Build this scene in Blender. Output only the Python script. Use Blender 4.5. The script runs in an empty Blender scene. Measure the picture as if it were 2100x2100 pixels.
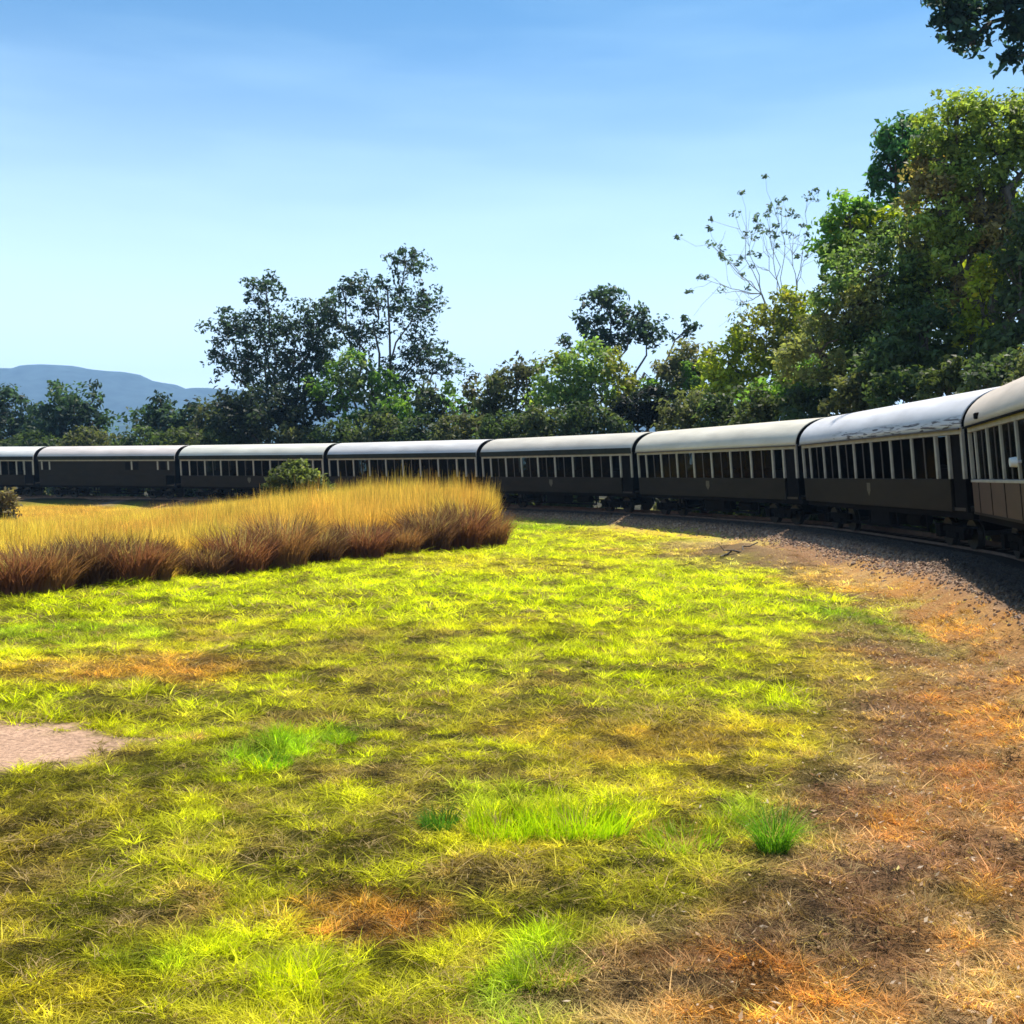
import bpy, bmesh, math, random
import numpy as np
from mathutils import Vector, Matrix
R = math.radians
rng = np.random.default_rng(7)
random.seed(7)
sc = bpy.context.scene
col = sc.collection

# ------------------------------------------------------------------ camera, world, sun, exposure
F = 2200.0                 # focal length in photo pixels (photo 2100 wide)
CAMZ = 2.55
YH = 978.0                 # horizon row in the photo
cam = bpy.data.cameras.new('camera'); camo = bpy.data.objects.new('camera', cam); col.objects.link(camo)
camo.location = (0, 0, CAMZ); camo.rotation_euler = (R(90), R(-0.25), 0)
cam.sensor_width = 36; cam.lens = 36 * F / 2100
cam.shift_y = -(1050 - YH) / 2100
cam.clip_start = 0.05; cam.clip_end = 12000
sc.camera = camo
SUN_AZ, SUN_EL = 40.0, 65.0       # azimuth to the right of the view direction
w = bpy.data.worlds.new('World'); sc.world = w; w.use_nodes = True
nt = w.node_tree; nt.nodes.clear()
out = nt.nodes.new('ShaderNodeOutputWorld'); bg = nt.nodes.new('ShaderNodeBackground')
sky = nt.nodes.new('ShaderNodeTexSky'); sky.sky_type = 'NISHITA'; sky.sun_disc = False
sky.sun_elevation = R(SUN_EL); sky.sun_rotation = R(SUN_AZ)
sky.air_density = 1.0; sky.dust_density = 0.3; sky.ozone_density = 2.0; sky.altitude = 300
hs = nt.nodes.new('ShaderNodeMixRGB'); hs.blend_type = 'MULTIPLY'; hs.inputs[0].default_value = 1
hs.inputs[2].default_value = (0.56, 0.95, 1.08, 1)
# thin high cirrus veil
tc = nt.nodes.new('ShaderNodeTexCoord'); mp = nt.nodes.new('ShaderNodeMapping')
mp.inputs['Scale'].default_value = (1.6, 1.6, 11.0); mp.inputs['Rotation'].default_value = (0.05, 0.08, 0.3)
ns = nt.nodes.new('ShaderNodeTexNoise'); ns.inputs['Scale'].default_value = 2.2; ns.inputs['Detail'].default_value = 7
ns.inputs['Roughness'].default_value = 0.5
rp = nt.nodes.new('ShaderNodeMapRange'); rp.inputs['From Min'].default_value = 0.42; rp.inputs['From Max'].default_value = 0.75
rp.inputs['To Max'].default_value = 0.13
mx = nt.nodes.new('ShaderNodeMixRGB'); mx.inputs[2].default_value = (7.0, 9.8, 11.0, 1)
nt.links.new(tc.outputs['Generated'], mp.inputs[0]); nt.links.new(mp.outputs[0], ns.inputs['Vector'])
nt.links.new(ns.outputs[0], rp.inputs['Value']); nt.links.new(rp.outputs[0], mx.inputs[0])
nt.links.new(sky.outputs[0], hs.inputs[1]); nt.links.new(hs.outputs[0], mx.inputs[1])
sx = nt.nodes.new('ShaderNodeSeparateXYZ'); nt.links.new(tc.outputs['Generated'], sx.inputs[0])
hz = nt.nodes.new('ShaderNodeMapRange'); hz.interpolation_type = 'SMOOTHSTEP'; hz.inputs['From Min'].default_value = -.02; hz.inputs['From Max'].default_value = .42
hz.inputs['To Min'].default_value = .9; hz.inputs['To Max'].default_value = 0; nt.links.new(sx.outputs['Z'], hz.inputs['Value'])
mh = nt.nodes.new('ShaderNodeMixRGB'); mh.inputs[2].default_value = (10.4, 12.2, 14.0, 1)
nt.links.new(hz.outputs[0], mh.inputs[0]); nt.links.new(mx.outputs[0], mh.inputs[1])
nt.links.new(mh.outputs[0], bg.inputs[0]); bg.inputs[1].default_value = 0.076
nt.links.new(bg.outputs[0], out.inputs[0])
sd = bpy.data.lights.new('sun', 'SUN'); so = bpy.data.objects.new('sun', sd); col.objects.link(so)
sd.energy = 5.0; sd.angle = R(0.5); sd.color = (1.0, 0.93, 0.80)
sdir = Vector((math.sin(R(SUN_AZ)) * math.cos(R(SUN_EL)), math.cos(R(SUN_AZ)) * math.cos(R(SUN_EL)), math.sin(R(SUN_EL))))
so.rotation_euler = sdir.to_track_quat('Z', 'Y').to_euler()
vs = sc.view_settings; vs.view_transform = 'Standard'; vs.look = 'None'; vs.gamma = 1; vs.exposure = 1.0; vs.use_curve_mapping = False
sc.cycles.max_bounces = 6; sc.cycles.diffuse_bounces = 3; sc.cycles.transparent_max_bounces = 16
sc.cycles.transmission_bounces = 4; sc.cycles.filter_width = 1.6
sc.cycles.volume_bounces = 0

# ------------------------------------------------------------------ helpers
def tag(o, label=None, cat=None, group=None, kind=None):
    if label: o['label'] = label
    if cat: o['category'] = cat
    if group: o['group'] = group
    if kind: o['kind'] = kind
    return o
def empty(name, loc=(0, 0, 0), rz=0):
    o = bpy.data.objects.new(name, None); col.objects.link(o); o.location = loc; o.rotation_euler = (0, 0, rz)
    o.empty_display_size = 0.2
    return o
def link(name, me, mat=None, parent=None):
    o = bpy.data.objects.new(name, me); col.objects.link(o)
    if mat and not me.materials: me.materials.append(mat)
    if parent: o.parent = parent
    return o
def np_mesh(name, V, Fc, tint=None, smooth=False):
    """V (n,3), Fc (m,k) faces all with k corners; tint per face (m,3)."""
    V = np.asarray(V, dtype=np.float32); Fc = np.asarray(Fc, dtype=np.int32)
    me = bpy.data.meshes.new(name); m, k = Fc.shape
    me.vertices.add(len(V)); me.vertices.foreach_set('co', V.ravel())
    me.loops.add(m * k); me.loops.foreach_set('vertex_index', Fc.ravel())
    me.polygons.add(m); me.polygons.foreach_set('loop_start', np.arange(0, m * k, k, dtype=np.int32))
    try: me.polygons.foreach_set('loop_total', np.full(m, k, dtype=np.int32))
    except Exception: pass
    me.update(calc_edges=True)
    if smooth: me.polygons.foreach_set('use_smooth', np.ones(m, dtype=bool))
    if tint is not None:
        a = me.attributes.new('tint', 'FLOAT_COLOR', 'FACE')
        c = np.ones((m, 4), dtype=np.float32); c[:, :3] = tint
        a.data.foreach_set('color', c.ravel())
    return me
class MB:
    """collects boxes, prisms and cylinders into one mesh"""
    def __init__(s): s.v = []; s.f = []
    def add(s, V, Fs):
        b = len(s.v); s.v += [tuple(v) for v in V]; s.f += [tuple(b + i for i in f) for f in Fs]; return s
    def box(s, x0, x1, y0, y1, z0, z1):
        V = [(x0,y0,z0),(x1,y0,z0),(x1,y1,z0),(x0,y1,z0),(x0,y0,z1),(x1,y0,z1),(x1,y1,z1),(x0,y1,z1)]
        return s.add(V, [(0,3,2,1),(4,5,6,7),(0,1,5,4),(1,2,6,5),(2,3,7,6),(3,0,4,7)])
    def cyl(s, p, q, r, n=12, r2=None):
        p = Vector(p); q = Vector(q); d = (q - p).normalized(); a = d.orthogonal().normalized(); b = d.cross(a)
        r2 = r if r2 is None else r2
        V = []
        for (c, rr) in ((p, r), (q, r2)):
            for i in range(n):
                t = 2 * math.pi * i / n; V.append(c + a * math.cos(t) * rr + b * math.sin(t) * rr)
        Fs = [(i, (i + 1) % n, n + (i + 1) % n, n + i) for i in range(n)] + [tuple(reversed(range(n))), tuple(range(n, 2 * n))]
        return s.add(V, Fs)
    def loft(s, rings, closed=False, cap=True):
        n = len(rings[0]); V = [v for r in rings for v in r]; Fs = []
        for k in range(len(rings) - 1):
            for i in range(n if closed else n - 1):
                j = (i + 1) % n; Fs.append((k * n + i, k * n + j, (k + 1) * n + j, (k + 1) * n + i))
        if cap: Fs += [tuple(reversed(range(n))), tuple(range((len(rings) - 1) * n, len(rings) * n))]
        return s.add(V, Fs)
    def mesh(s, name, bevel=0, smooth=False):
        me = bpy.data.meshes.new(name); me.from_pydata(s.v, [], s.f)
        bm = bmesh.new(); bm.from_mesh(me)
        bmesh.ops.recalc_face_normals(bm, faces=bm.faces)
        if bevel: bmesh.ops.bevel(bm, geom=list(bm.edges), offset=bevel, segments=1, affect='EDGES', profile=0.5)
        bm.to_mesh(me); bm.free()
        if smooth:
            me.polygons.foreach_set('use_smooth', [True] * len(me.polygons))
        me.update(); return me

# photo pixel + depth -> world
def at(px, py, d): return Vector(((px - 1050) / F * d, d, CAMZ + (YH - py) / F * d))
def gnd(px, py, z=0.0):
    d = F * (CAMZ - z) / (py - YH); return Vector(((px - 1050) / F * d, d, z))

# value noise
_tab = rng.random((256, 256)).astype(np.float32)
def vnoise(x, y):
    xi = np.floor(x).astype(int); yi = np.floor(y).astype(int); fx = x - xi; fy = y - yi
    fx = fx * fx * (3 - 2 * fx); fy = fy * fy * (3 - 2 * fy)
    g = lambda i, j: _tab[i & 255, j & 255]
    return (g(xi, yi) * (1 - fx) + g(xi + 1, yi) * fx) * (1 - fy) + (g(xi, yi + 1) * (1 - fx) + g(xi + 1, yi + 1) * fx) * fy
def fbm(x, y, s, o=4, seed=0):
    t = 0; a = 1; n = 0
    x = x * s + seed * 17.3; y = y * s + seed * 9.1
    for k in range(o):
        t = t + a * vnoise(x, y); n += a; a *= .55; x = x * 2.03 + 5.1; y = y * 2.03 + 3.7
    return t / n
def sstep(a, b, x):
    t = np.clip((x - a) / (b - a), 0, 1); return t * t * (3 - 2 * t)

# ------------------------------------------------------------------ materials
def mat(name):
    m = bpy.data.materials.new(name); m.use_nodes = True; n = m.node_tree
    b = n.nodes['Principled BSDF']; return m, n, b
def noise_to(n, scale, detail=4, coord='Object', stretch=None, rough=.55):
    t = n.nodes.new('ShaderNodeTexCoord'); s = n.nodes.new('ShaderNodeTexNoise')
    s.inputs['Scale'].default_value = scale; s.inputs['Detail'].default_value = detail; s.inputs['Roughness'].default_value = rough
    src = t.outputs[coord]
    if stretch:
        mpn = n.nodes.new('ShaderNodeMapping'); mpn.inputs['Scale'].default_value = stretch
        n.links.new(src, mpn.inputs[0]); src = mpn.outputs[0]
    n.links.new(src, s.inputs['Vector']); return s
def ramp(n, src, stops):
    r = n.nodes.new('ShaderNodeValToRGB'); e = r.color_ramp.elements
    while len(e) < len(stops): e.new(.5)
    for i, (p, c) in enumerate(stops):
        e[i].position = p; e[i].color = (*c, 1)
    n.links.new(src, r.inputs[0]); return r
def paint(name, c, rough=.45, var=.25, scale=3.0, spec=.4, bump=.0, stretch=(1, 1, 1), metallic=0):
    m, n, b = mat(name); s = noise_to(n, scale, 6, stretch=stretch)
    lo = tuple(v * (1 - var) for v in c); hi = tuple(min(1, v * (1 + var)) for v in c)
    r = ramp(n, s.outputs[0], [(.3, lo), (.7, hi)]); n.links.new(r.outputs[0], b.inputs['Base Color'])
    b.inputs['Roughness'].default_value = rough; b.inputs['Specular IOR Level'].default_value = spec
    b.inputs['Metallic'].default_value = metallic
    if bump:
        bp = n.nodes.new('ShaderNodeBump'); bp.inputs['Strength'].default_value = bump; bp.inputs['Distance'].default_value = .02
        n.links.new(s.outputs[0], bp.inputs['Height']); n.links.new(bp.outputs[0], b.inputs['Normal'])
    return m
def leafmat(name, inst=False, trans=.45, rough=.5, spec=.3, gain=(1, 1, 1)):
    """tint attribute -> principled + translucent"""
    m, n, b = mat(name)
    a = n.nodes.new('ShaderNodeAttribute'); a.attribute_name = 'tint'
    if inst: a.attribute_type = 'INSTANCER'
    src = a.outputs['Color']
    if inst:   # small tone differences between the blades of a tuft
        g = n.nodes.new('ShaderNodeNewGeometry'); mr = n.nodes.new('ShaderNodeMapRange')
        mr.inputs['To Min'].default_value = .55; mr.inputs['To Max'].default_value = 1.45
        n.links.new(g.outputs['Random Per Island'], mr.inputs['Value'])
        mm = n.nodes.new('ShaderNodeMixRGB'); mm.blend_type = 'MULTIPLY'; mm.inputs[0].default_value = 1
        n.links.new(src, mm.inputs[1]); n.links.new(mr.outputs[0], mm.inputs[2]); src = mm.outputs[0]
    n.links.new(src, b.inputs['Base Color'])
    b.inputs['Roughness'].default_value = rough; b.inputs['Specular IOR Level'].default_value = spec
    tr = n.nodes.new('ShaderNodeBsdfTranslucent'); mxs = n.nodes.new('ShaderNodeMixShader'); mxs.inputs[0].default_value = trans
    gm = n.nodes.new('ShaderNodeMixRGB'); gm.blend_type = 'MULTIPLY'; gm.inputs[0].default_value = 1; gm.inputs[2].default_value = (*gain, 1)
    n.links.new(src, gm.inputs[1]); n.links.new(gm.outputs[0], tr.inputs[0])
    n.links.new(b.outputs[0], mxs.inputs[1]); n.links.new(tr.outputs[0], mxs.inputs[2])
    n.links.new(mxs.outputs[0], n.nodes['Material Output'].inputs[0]); return m
M_leaf = leafmat('leaf', trans=.5, rough=.55, spec=.22, gain=(1.35, 1.45, .7))
M_blade = leafmat('grass_blade', inst=True, trans=.5, rough=.6, spec=.08, gain=(1.15, 1.2, .6))
M_bladeo = leafmat('tuft_blade', trans=.5, rough=.55, spec=.15, gain=(1.1, 1.1, .6))
M_bark = paint('bark', (.085, .07, .055), rough=.9, var=.5, scale=4, bump=.6, stretch=(3, 3, .6))
M_barkpale = paint('pale_bark', (.30, .27, .24), rough=.9, var=.3, scale=4, bump=.4, stretch=(3, 3, .6))

# ------------------------------------------------------------------ railway line: joints between the carriages (near side, ground plan)
ratio = [(x - 1050) / F for x in (1990, 1645, 1305, 985, 670, 365, 75)]
PITCH = 14.1
d0 = F * 1.1 / 94
P = [(ratio[0] * d0, d0)]
for k in ratio[1:]:
    X, Y = P[-1]; a = k * k + 1; b_ = -2 * (k * X + Y); c_ = X * X + Y * Y - PITCH ** 2
    D = (-b_ + math.sqrt(b_ * b_ - 4 * a * c_)) / 2 / a; P.append((k * D, D))
hd = math.atan2(P[-2][0] - P[-1][0], P[-1][1] - P[-2][1])
P.append((P[-1][0] - PITCH * math.sin(hd + .12), P[-1][1] + PITCH * math.cos(hd + .12)))
nr = [(P[0][0] - 3.6, P[0][1] - PITCH + .5)]
nr.append((nr[0][0] - 5.2, nr[0][1] - 13.1)); nr.append((nr[1][0] - 7.5, nr[1][1] - 12)); nr.append((nr[2][0] - 9.5, nr[2][1] - 10.4))
J = list(reversed(P)) + nr           # ordered from far left to the camera and behind it
J = [Vector(p) for p in J]
RAIL = 0.82; CANT = R(5.0); OFF = 1.5; BOG = 4.75
cars = []; ctr = []
for a, b in zip(J[:-1], J[1:]):
    t = (b - a).normalized(); n = Vector((-t.y, t.x))          # n points away from the camera side
    c = (a + b) / 2 + n * OFF; cars.append((c, math.atan2(t.y, t.x)))
    ctr += [c - t * BOG, c + t * BOG]
e0 = ctr[0] + (ctr[0] - ctr[1]) * 1.5 + Vector((-2, 2)); ctr = [e0 + Vector((-60, 4)), e0] + ctr
def catmull(pts, n=12):
    o = []
    p = [pts[0]] + list(pts) + [pts[-1] + (pts[-1] - pts[-2])]
    for i in range(1, len(p) - 2):
        for k in range(n):
            t = k / n; a, b, c, d = p[i - 1], p[i], p[i + 1], p[i + 2]
            o.append(.5 * ((2 * b) + (c - a) * t + (2 * a - 5 * b + 4 * c - d) * t * t + (3 * b - a - 3 * c + d) * t ** 3))
    o.append(pts[-1]); return o
fine = catmull(ctr, 24)
# resample to even steps
line = [fine[0]]
for p in fine[1:]:
    while (p - line[-1]).length >= .5: line.append(line[-1] + (p - line[-1]).normalized() * .5)
CL = np.array([(p.x, p.y) for p in line]); 
def track_dist(x, y):
    x = np.asarray(x, dtype=float); y = np.asarray(y, dtype=float); sh = x.shape; x = x.ravel(); y = y.ravel(); o = np.empty(len(x))
    C4 = CL[::2]
    for i in range(0, len(x), 20000):
        dx = x[i:i+20000, None] - C4[None, :, 0]; dy = y[i:i+20000, None] - C4[None, :, 1]
        o[i:i+20000] = np.sqrt((dx * dx + dy * dy).min(1))
    return o.reshape(sh)
def height(x, y, t=None):
    if t is None: t = track_dist(x, y)
    base = (fbm(x, y, .12, 3, 1) - .5) * .35 * sstep(3, 12, t) + (fbm(x, y, .9, 3, 2) - .5) * .10
    sh = .60 * (1 - sstep(1.9, 3.7, t)) + .10 * (1 - sstep(3, 6.5, t))
    mound = .42 * np.exp(-(((x - 7.3) / 1.5) ** 2 + ((y - 33.5) / 2.6) ** 2)) * (.7 + .6 * fbm(x, y, 1.6, 3, 51))
    return base * sstep(1.6, 3, t) + sh + mound

# ------------------------------------------------------------------ colours of the ground
LIME = (.50, .56, .008); GREEN = (.21, .36, .012); OLIVE = (.27, .25, .02); YEL = (.62, .50, .03); ORANGE = (.62, .29, .06)
BROWN = (.26, .145, .075); DKBR = (.10, .055, .03); STRAW = (.52, .38, .17); SAND = (.44, .28, .19); RUST = (.34, .13, .04)
patches = [  # photo px, py, rx, ry, colour, strength
 (200, 1235, 420, 35, LIME, 1), (700, 1190, 420, 35, LIME, .9), (1200, 1130, 420, 60, LIME, .8), (1300, 1210, 450, 60, LIME, .95), (1050, 1165, 240, 22, YEL, .6),
 (1500, 1230, 260, 60, LIME, .75), (1780, 1290, 60, 70, GREEN, .75), (1150, 1075, 200, 18, GREEN, .7), (1330, 1095, 200, 14, YEL, .6),
 (1400, 1130, 250, 14, YEL, .6), (150, 1295, 230, 18, GREEN, .6), (180, 1300, 120, 10, OLIVE, .6), (250, 1365, 330, 32, ORANGE, .5), (330, 1380, 160, 22, RUST, .45),
 (50, 1440, 120, 28, LIME, .8), (250, 1450, 180, 25, OLIVE, .6), (480, 1445, 120, 22, LIME, .5), (850, 1340, 300, 50, OLIVE, .7), (1000, 1370, 120, 25, LIME, .6),
 (1100, 1330, 200, 35, LIME, .55), (900, 1450, 380, 50, OLIVE, .75), (1300, 1500, 300, 60, RUST, .35), (1350, 1440, 220, 40, OLIVE, .6), (1600, 1430, 150, 40, LIME, .7),
 (1700, 1490, 90, 30, YEL, .6), (1690, 1370, 120, 50, YEL, .4), (560, 1540, 90, 30, GREEN, .85), (700, 1500, 60, 18, GREEN, .7), (480, 1590, 110, 25, LIME, .6), (720, 1555, 110, 16, LIME, .6),
 (620, 1470, 90, 18, BROWN, .55), (700, 1585, 120, 20, BROWN, .6), (200, 1640, 260, 50, OLIVE, .6), (1150, 1660, 260, 50, LIME, .8), (1000, 1640, 150, 35, GREEN, .4), (1540, 1680, 110, 55, GREEN, .6), (850, 1690, 140, 35, OLIVE, .5),
 (700, 1730, 260, 50, OLIVE, .6), (1350, 1800, 170, 50, OLIVE, .7), (1270, 1760, 120, 30, LIME, .35), (1000, 1800, 160, 40, BROWN, .6),
 (740, 1870, 190, 55, ORANGE, .75), (800, 1900, 140, 45, RUST, .55), (560, 1880, 120, 30, YEL, .5), (500, 1930, 130, 35, LIME, .5), (620, 1980, 110, 60, LIME, .75), (250, 1900, 200, 50, OLIVE, .6), (120, 2030, 160, 60, YEL, .6),
 (300, 1960, 120, 30, GREEN, .4), (1120, 1960, 70, 80, GREEN, .45), (1060, 2050, 90, 60, GREEN, .6), (830, 2050, 120, 50, OLIVE, .6),
 (1530, 1138, 150, 15, BROWN, 1.3), (1640, 1155, 130, 14, BROWN, 1.0), (1440, 1120, 120, 9, STRAW, .8), (1560, 2060, 230, 80, ORANGE, 1), (1480, 2010, 200, 60, (.72, .30, .05), 1), (1650, 2080, 200, 50, (.70, .32, .06), 1), (1900, 1960, 120, 40, ORANGE, .5), (1850, 1720, 80, 40, ORANGE, .7), (2030, 1500, 70, 110, ORANGE, .9), (2060, 1650, 60, 110, RUST, .5), (2040, 1330, 80, 60, ORANGE, .6),
 (1850, 1200, 220, 35, ORANGE, .85), (1700, 1185, 120, 22, STRAW, .5), (1480, 1150, 130, 20, STRAW, .5), (1870, 1340, 70, 90, BROWN, .6), (1820, 1500, 90, 110, BROWN, .7), (1900, 1420, 60, 60, DKBR, .3),
 (1700, 1900, 260, 70, DKBR, .55), (1300, 2000, 180, 60, BROWN, .7), (1250, 2050, 180, 60, STRAW, .5), (1950, 1780, 200, 60, BROWN, .7), (2000, 2050, 130, 70, STRAW, .5), (1980, 1860, 100, 35, OLIVE, .35),
]
pw = []
for (px, py, rx, ry, c, s) in patches:
    g = gnd(px, py); d = g.y
    pw.append((g.x, g.y, rx * d / F, max(.15, ry * d * d / (F * CAMZ)), np.array(c), s))
def mixc(A, B, t): return A * (1 - t[..., None]) + np.asarray(B) * t[..., None]
def sand_mask(x, y):
    g = gnd(-40, 1535); a = (x - g.x) / 1.55; b = (y - g.y) / 1.0
    a = a * .95 + b * .12
    return 1 - sstep(.75, 1.05, np.sqrt(a * a + b * b) + (fbm(x, y, 1.6, 3, 12) - .5) * 1.0 + (fbm(x, y, 6, 2, 13) - .5) * .35)
def ground_colour(x, y, t):
    n1 = fbm(x, y, .35, 4, 3); n2 = fbm(x, y, 1.3, 4, 4); n3 = fbm(x, y, 3.5, 3, 5); n4 = fbm(x, y, .75, 3, 42)
    C = np.ones(x.shape + (3,)) * np.array((.42, .42, .012))
    C = mixc(C, LIME, sstep(.42, .62, n2) * .75)
    C = mixc(C, YEL, sstep(.45, .7, n1) * .4)
    C = mixc(C, BROWN, sstep(.54, .74, fbm(x, y, .8, 4, 41)) * .55)
    nearb = 1 - sstep(5.5, 13, y)
    C = mixc(C, (.30, .26, .02), nearb * (.15 + .5 * sstep(.40, .62, n2)))
    C = mixc(C, (.34, .20, .05), nearb * sstep(.52, .70, n1) * .5)
    # strip beside the track: dry, brown and orange
    e = t + (n1 - .5) * 1.6 + (n2 - .5) * .8
    far = sstep(30, 46, y)
    strip = 1 - sstep(4.6 - 1.2 * far, 5.6 - 1.2 * far, e)
    C = mixc(C, BROWN, strip)
    C = mixc(C, STRAW, strip * sstep(.42, .68, n2) * .65)
    C = mixc(C, ORANGE, strip * (1 - sstep(3.2, 4.4, t + (n2 - .5))) * .45)
    for (gx, gy, sx, sy, c, s) in pw:
        q = np.exp(-(((x - gx) / sx) ** 2 + ((y - gy) / sy) ** 2)) 
        q = sstep(.15, .70, q * (.6 + .9 * n4) + (n2 - .5) * .5 + (n3 - .5) * .5) * s
        C = mixc(C, c, np.minimum(q, 1))
    C = mixc(C, BROWN, sstep(.56, .76, n3) * .45)
    return C
# ------------------------------------------------------------------ ground sheet
def axis(lo, hi, a, b, step):
    core = np.arange(a, b + 1e-6, step); 
    def tail(s, e):
        o = []; v = s; st = step
        while abs(v - s) < abs(e - s): st *= 1.35; v = v + math.copysign(st, e - s); o.append(v)
        o[-1] = e; return o
    return np.array(list(reversed(tail(a, lo))) + list(core) + tail(b, hi))
gx = axis(-5000, 5000, -34, 22, .25); gy = axis(-600, 4800, 1, 72, .25)
GX, GY = np.meshgrid(gx, gy, indexing='ij')
T = track_dist(GX, GY); GZ = height(GX, GY, T)
lim = (np.abs(GX) > 120) | (GY > 160); GZ = np.where(lim, 0, GZ)
nx, ny = GX.shape
V = np.stack([GX, GY, GZ], -1).reshape(-1, 3)
idx = np.arange(nx * ny).reshape(nx, ny)
Fq = np.stack([idx[:-1, :-1], idx[1:, :-1], idx[1:, 1:], idx[:-1, 1:]], -1).reshape(-1, 4)
gme = np_mesh('ground', V, Fq, smooth=True)
GC = ground_colour(GX, GY, T)
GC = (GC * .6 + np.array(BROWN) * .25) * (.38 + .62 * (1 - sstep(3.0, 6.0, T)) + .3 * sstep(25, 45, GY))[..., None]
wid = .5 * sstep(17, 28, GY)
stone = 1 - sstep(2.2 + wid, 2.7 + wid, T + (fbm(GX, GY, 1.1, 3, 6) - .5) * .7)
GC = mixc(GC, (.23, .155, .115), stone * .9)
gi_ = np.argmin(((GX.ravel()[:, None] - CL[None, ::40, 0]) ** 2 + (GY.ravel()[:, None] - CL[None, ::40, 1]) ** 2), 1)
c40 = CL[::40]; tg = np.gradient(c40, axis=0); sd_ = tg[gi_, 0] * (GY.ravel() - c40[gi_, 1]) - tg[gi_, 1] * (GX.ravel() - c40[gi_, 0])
GC = mixc(GC, (.035, .032, .018), ((sd_.reshape(GX.shape) > 0) & (GY < 400)) * sstep(1.5, 3.0, T) * sstep(.2, .5, fbm(GX, GY, .3, 3, 15) + .12))  # ground beyond the train darkened: shade painted into its colour
GC = mixc(GC, (.022, .013, .010), (1 - sstep(1.9, 2.7, T)) * .95)  # under-train shade painted onto the track bed
# ground under the tall dry grass, the bare sand patch
sm = sand_mask(GX, GY); GC = mixc(GC, np.array(SAND) * (.72 + .56 * fbm(GX * .6 + GY * .5, GY * 3.2, 1.3, 4, 52))[..., None], sm)
wood = ((GY > 45) & (T > 3) & (GX + GY * .0 > -200)).astype(float)
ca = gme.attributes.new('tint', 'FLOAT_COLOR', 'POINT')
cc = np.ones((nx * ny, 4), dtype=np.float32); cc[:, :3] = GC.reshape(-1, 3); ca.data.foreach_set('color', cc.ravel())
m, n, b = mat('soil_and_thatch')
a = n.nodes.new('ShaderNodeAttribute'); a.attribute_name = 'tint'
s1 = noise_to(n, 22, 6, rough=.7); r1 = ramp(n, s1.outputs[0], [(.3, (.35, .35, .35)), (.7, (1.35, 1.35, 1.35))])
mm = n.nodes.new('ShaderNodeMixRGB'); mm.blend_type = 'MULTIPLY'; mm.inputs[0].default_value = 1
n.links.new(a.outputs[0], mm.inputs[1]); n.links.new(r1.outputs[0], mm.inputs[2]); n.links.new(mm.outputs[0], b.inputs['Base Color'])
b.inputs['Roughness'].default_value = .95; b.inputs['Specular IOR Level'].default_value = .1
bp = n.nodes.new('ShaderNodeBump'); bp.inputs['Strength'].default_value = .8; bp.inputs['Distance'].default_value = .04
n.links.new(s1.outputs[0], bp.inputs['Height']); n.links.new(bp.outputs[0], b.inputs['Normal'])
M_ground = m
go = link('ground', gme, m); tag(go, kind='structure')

# ------------------------------------------------------------------ tufts and geometry-node scattering
def blades(nb, h, wd, spread, lean, seed, segs=2, hv=.45, droop=.5):
    """arrays of bent tapering blades; returns V, F(quads/tri as quads)"""
    r = np.random.default_rng(seed)
    ang = r.random(nb) * 2 * np.pi; rad = spread * np.sqrt(r.random(nb))
    bx = rad * np.cos(ang); by = rad * np.sin(ang)
    oa = ang + r.normal(0, .9, nb); ln = lean * (.25 + r.random(nb)) ; hh = h * (1 - hv + 2 * hv * r.random(nb))
    fa = r.random(nb) * 2 * np.pi; ww = wd * (.7 + .6 * r.random(nb))
    lv = segs + 1; V = np.zeros((nb, lv, 2, 3))
    for k in range(lv):
        u = k / segs; z = hh * (u - droop * .35 * u * u * ln / max(lean, 1e-6)); o = hh * ln * (u ** 1.6)
        wk = ww * (1 - .92 * u ** 1.5)
        cx = bx + np.cos(oa) * o; cy = by + np.sin(oa) * o
        for s in (0, 1):
            g = (s - .5) * wk
            V[:, k, s, 0] = cx + np.cos(fa) * g; V[:, k, s, 1] = cy + np.sin(fa) * g; V[:, k, s, 2] = z
    base = (np.arange(nb) * lv * 2)[:, None]
    Fs = [base + np.array([[2 * k, 2 * k + 1, 2 * k + 3, 2 * k + 2]]) for k in range(segs)]
    Fs = np.stack(Fs, 1).reshape(-1, 4)
    return V.reshape(-1, 3), Fs
def tuft_src(name, **kw):
    V, Fs = blades(**kw); me = np_mesh(name, V, Fs); me.materials.append(M_blade)
    return bpy.data.objects.new(name, me)
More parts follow.
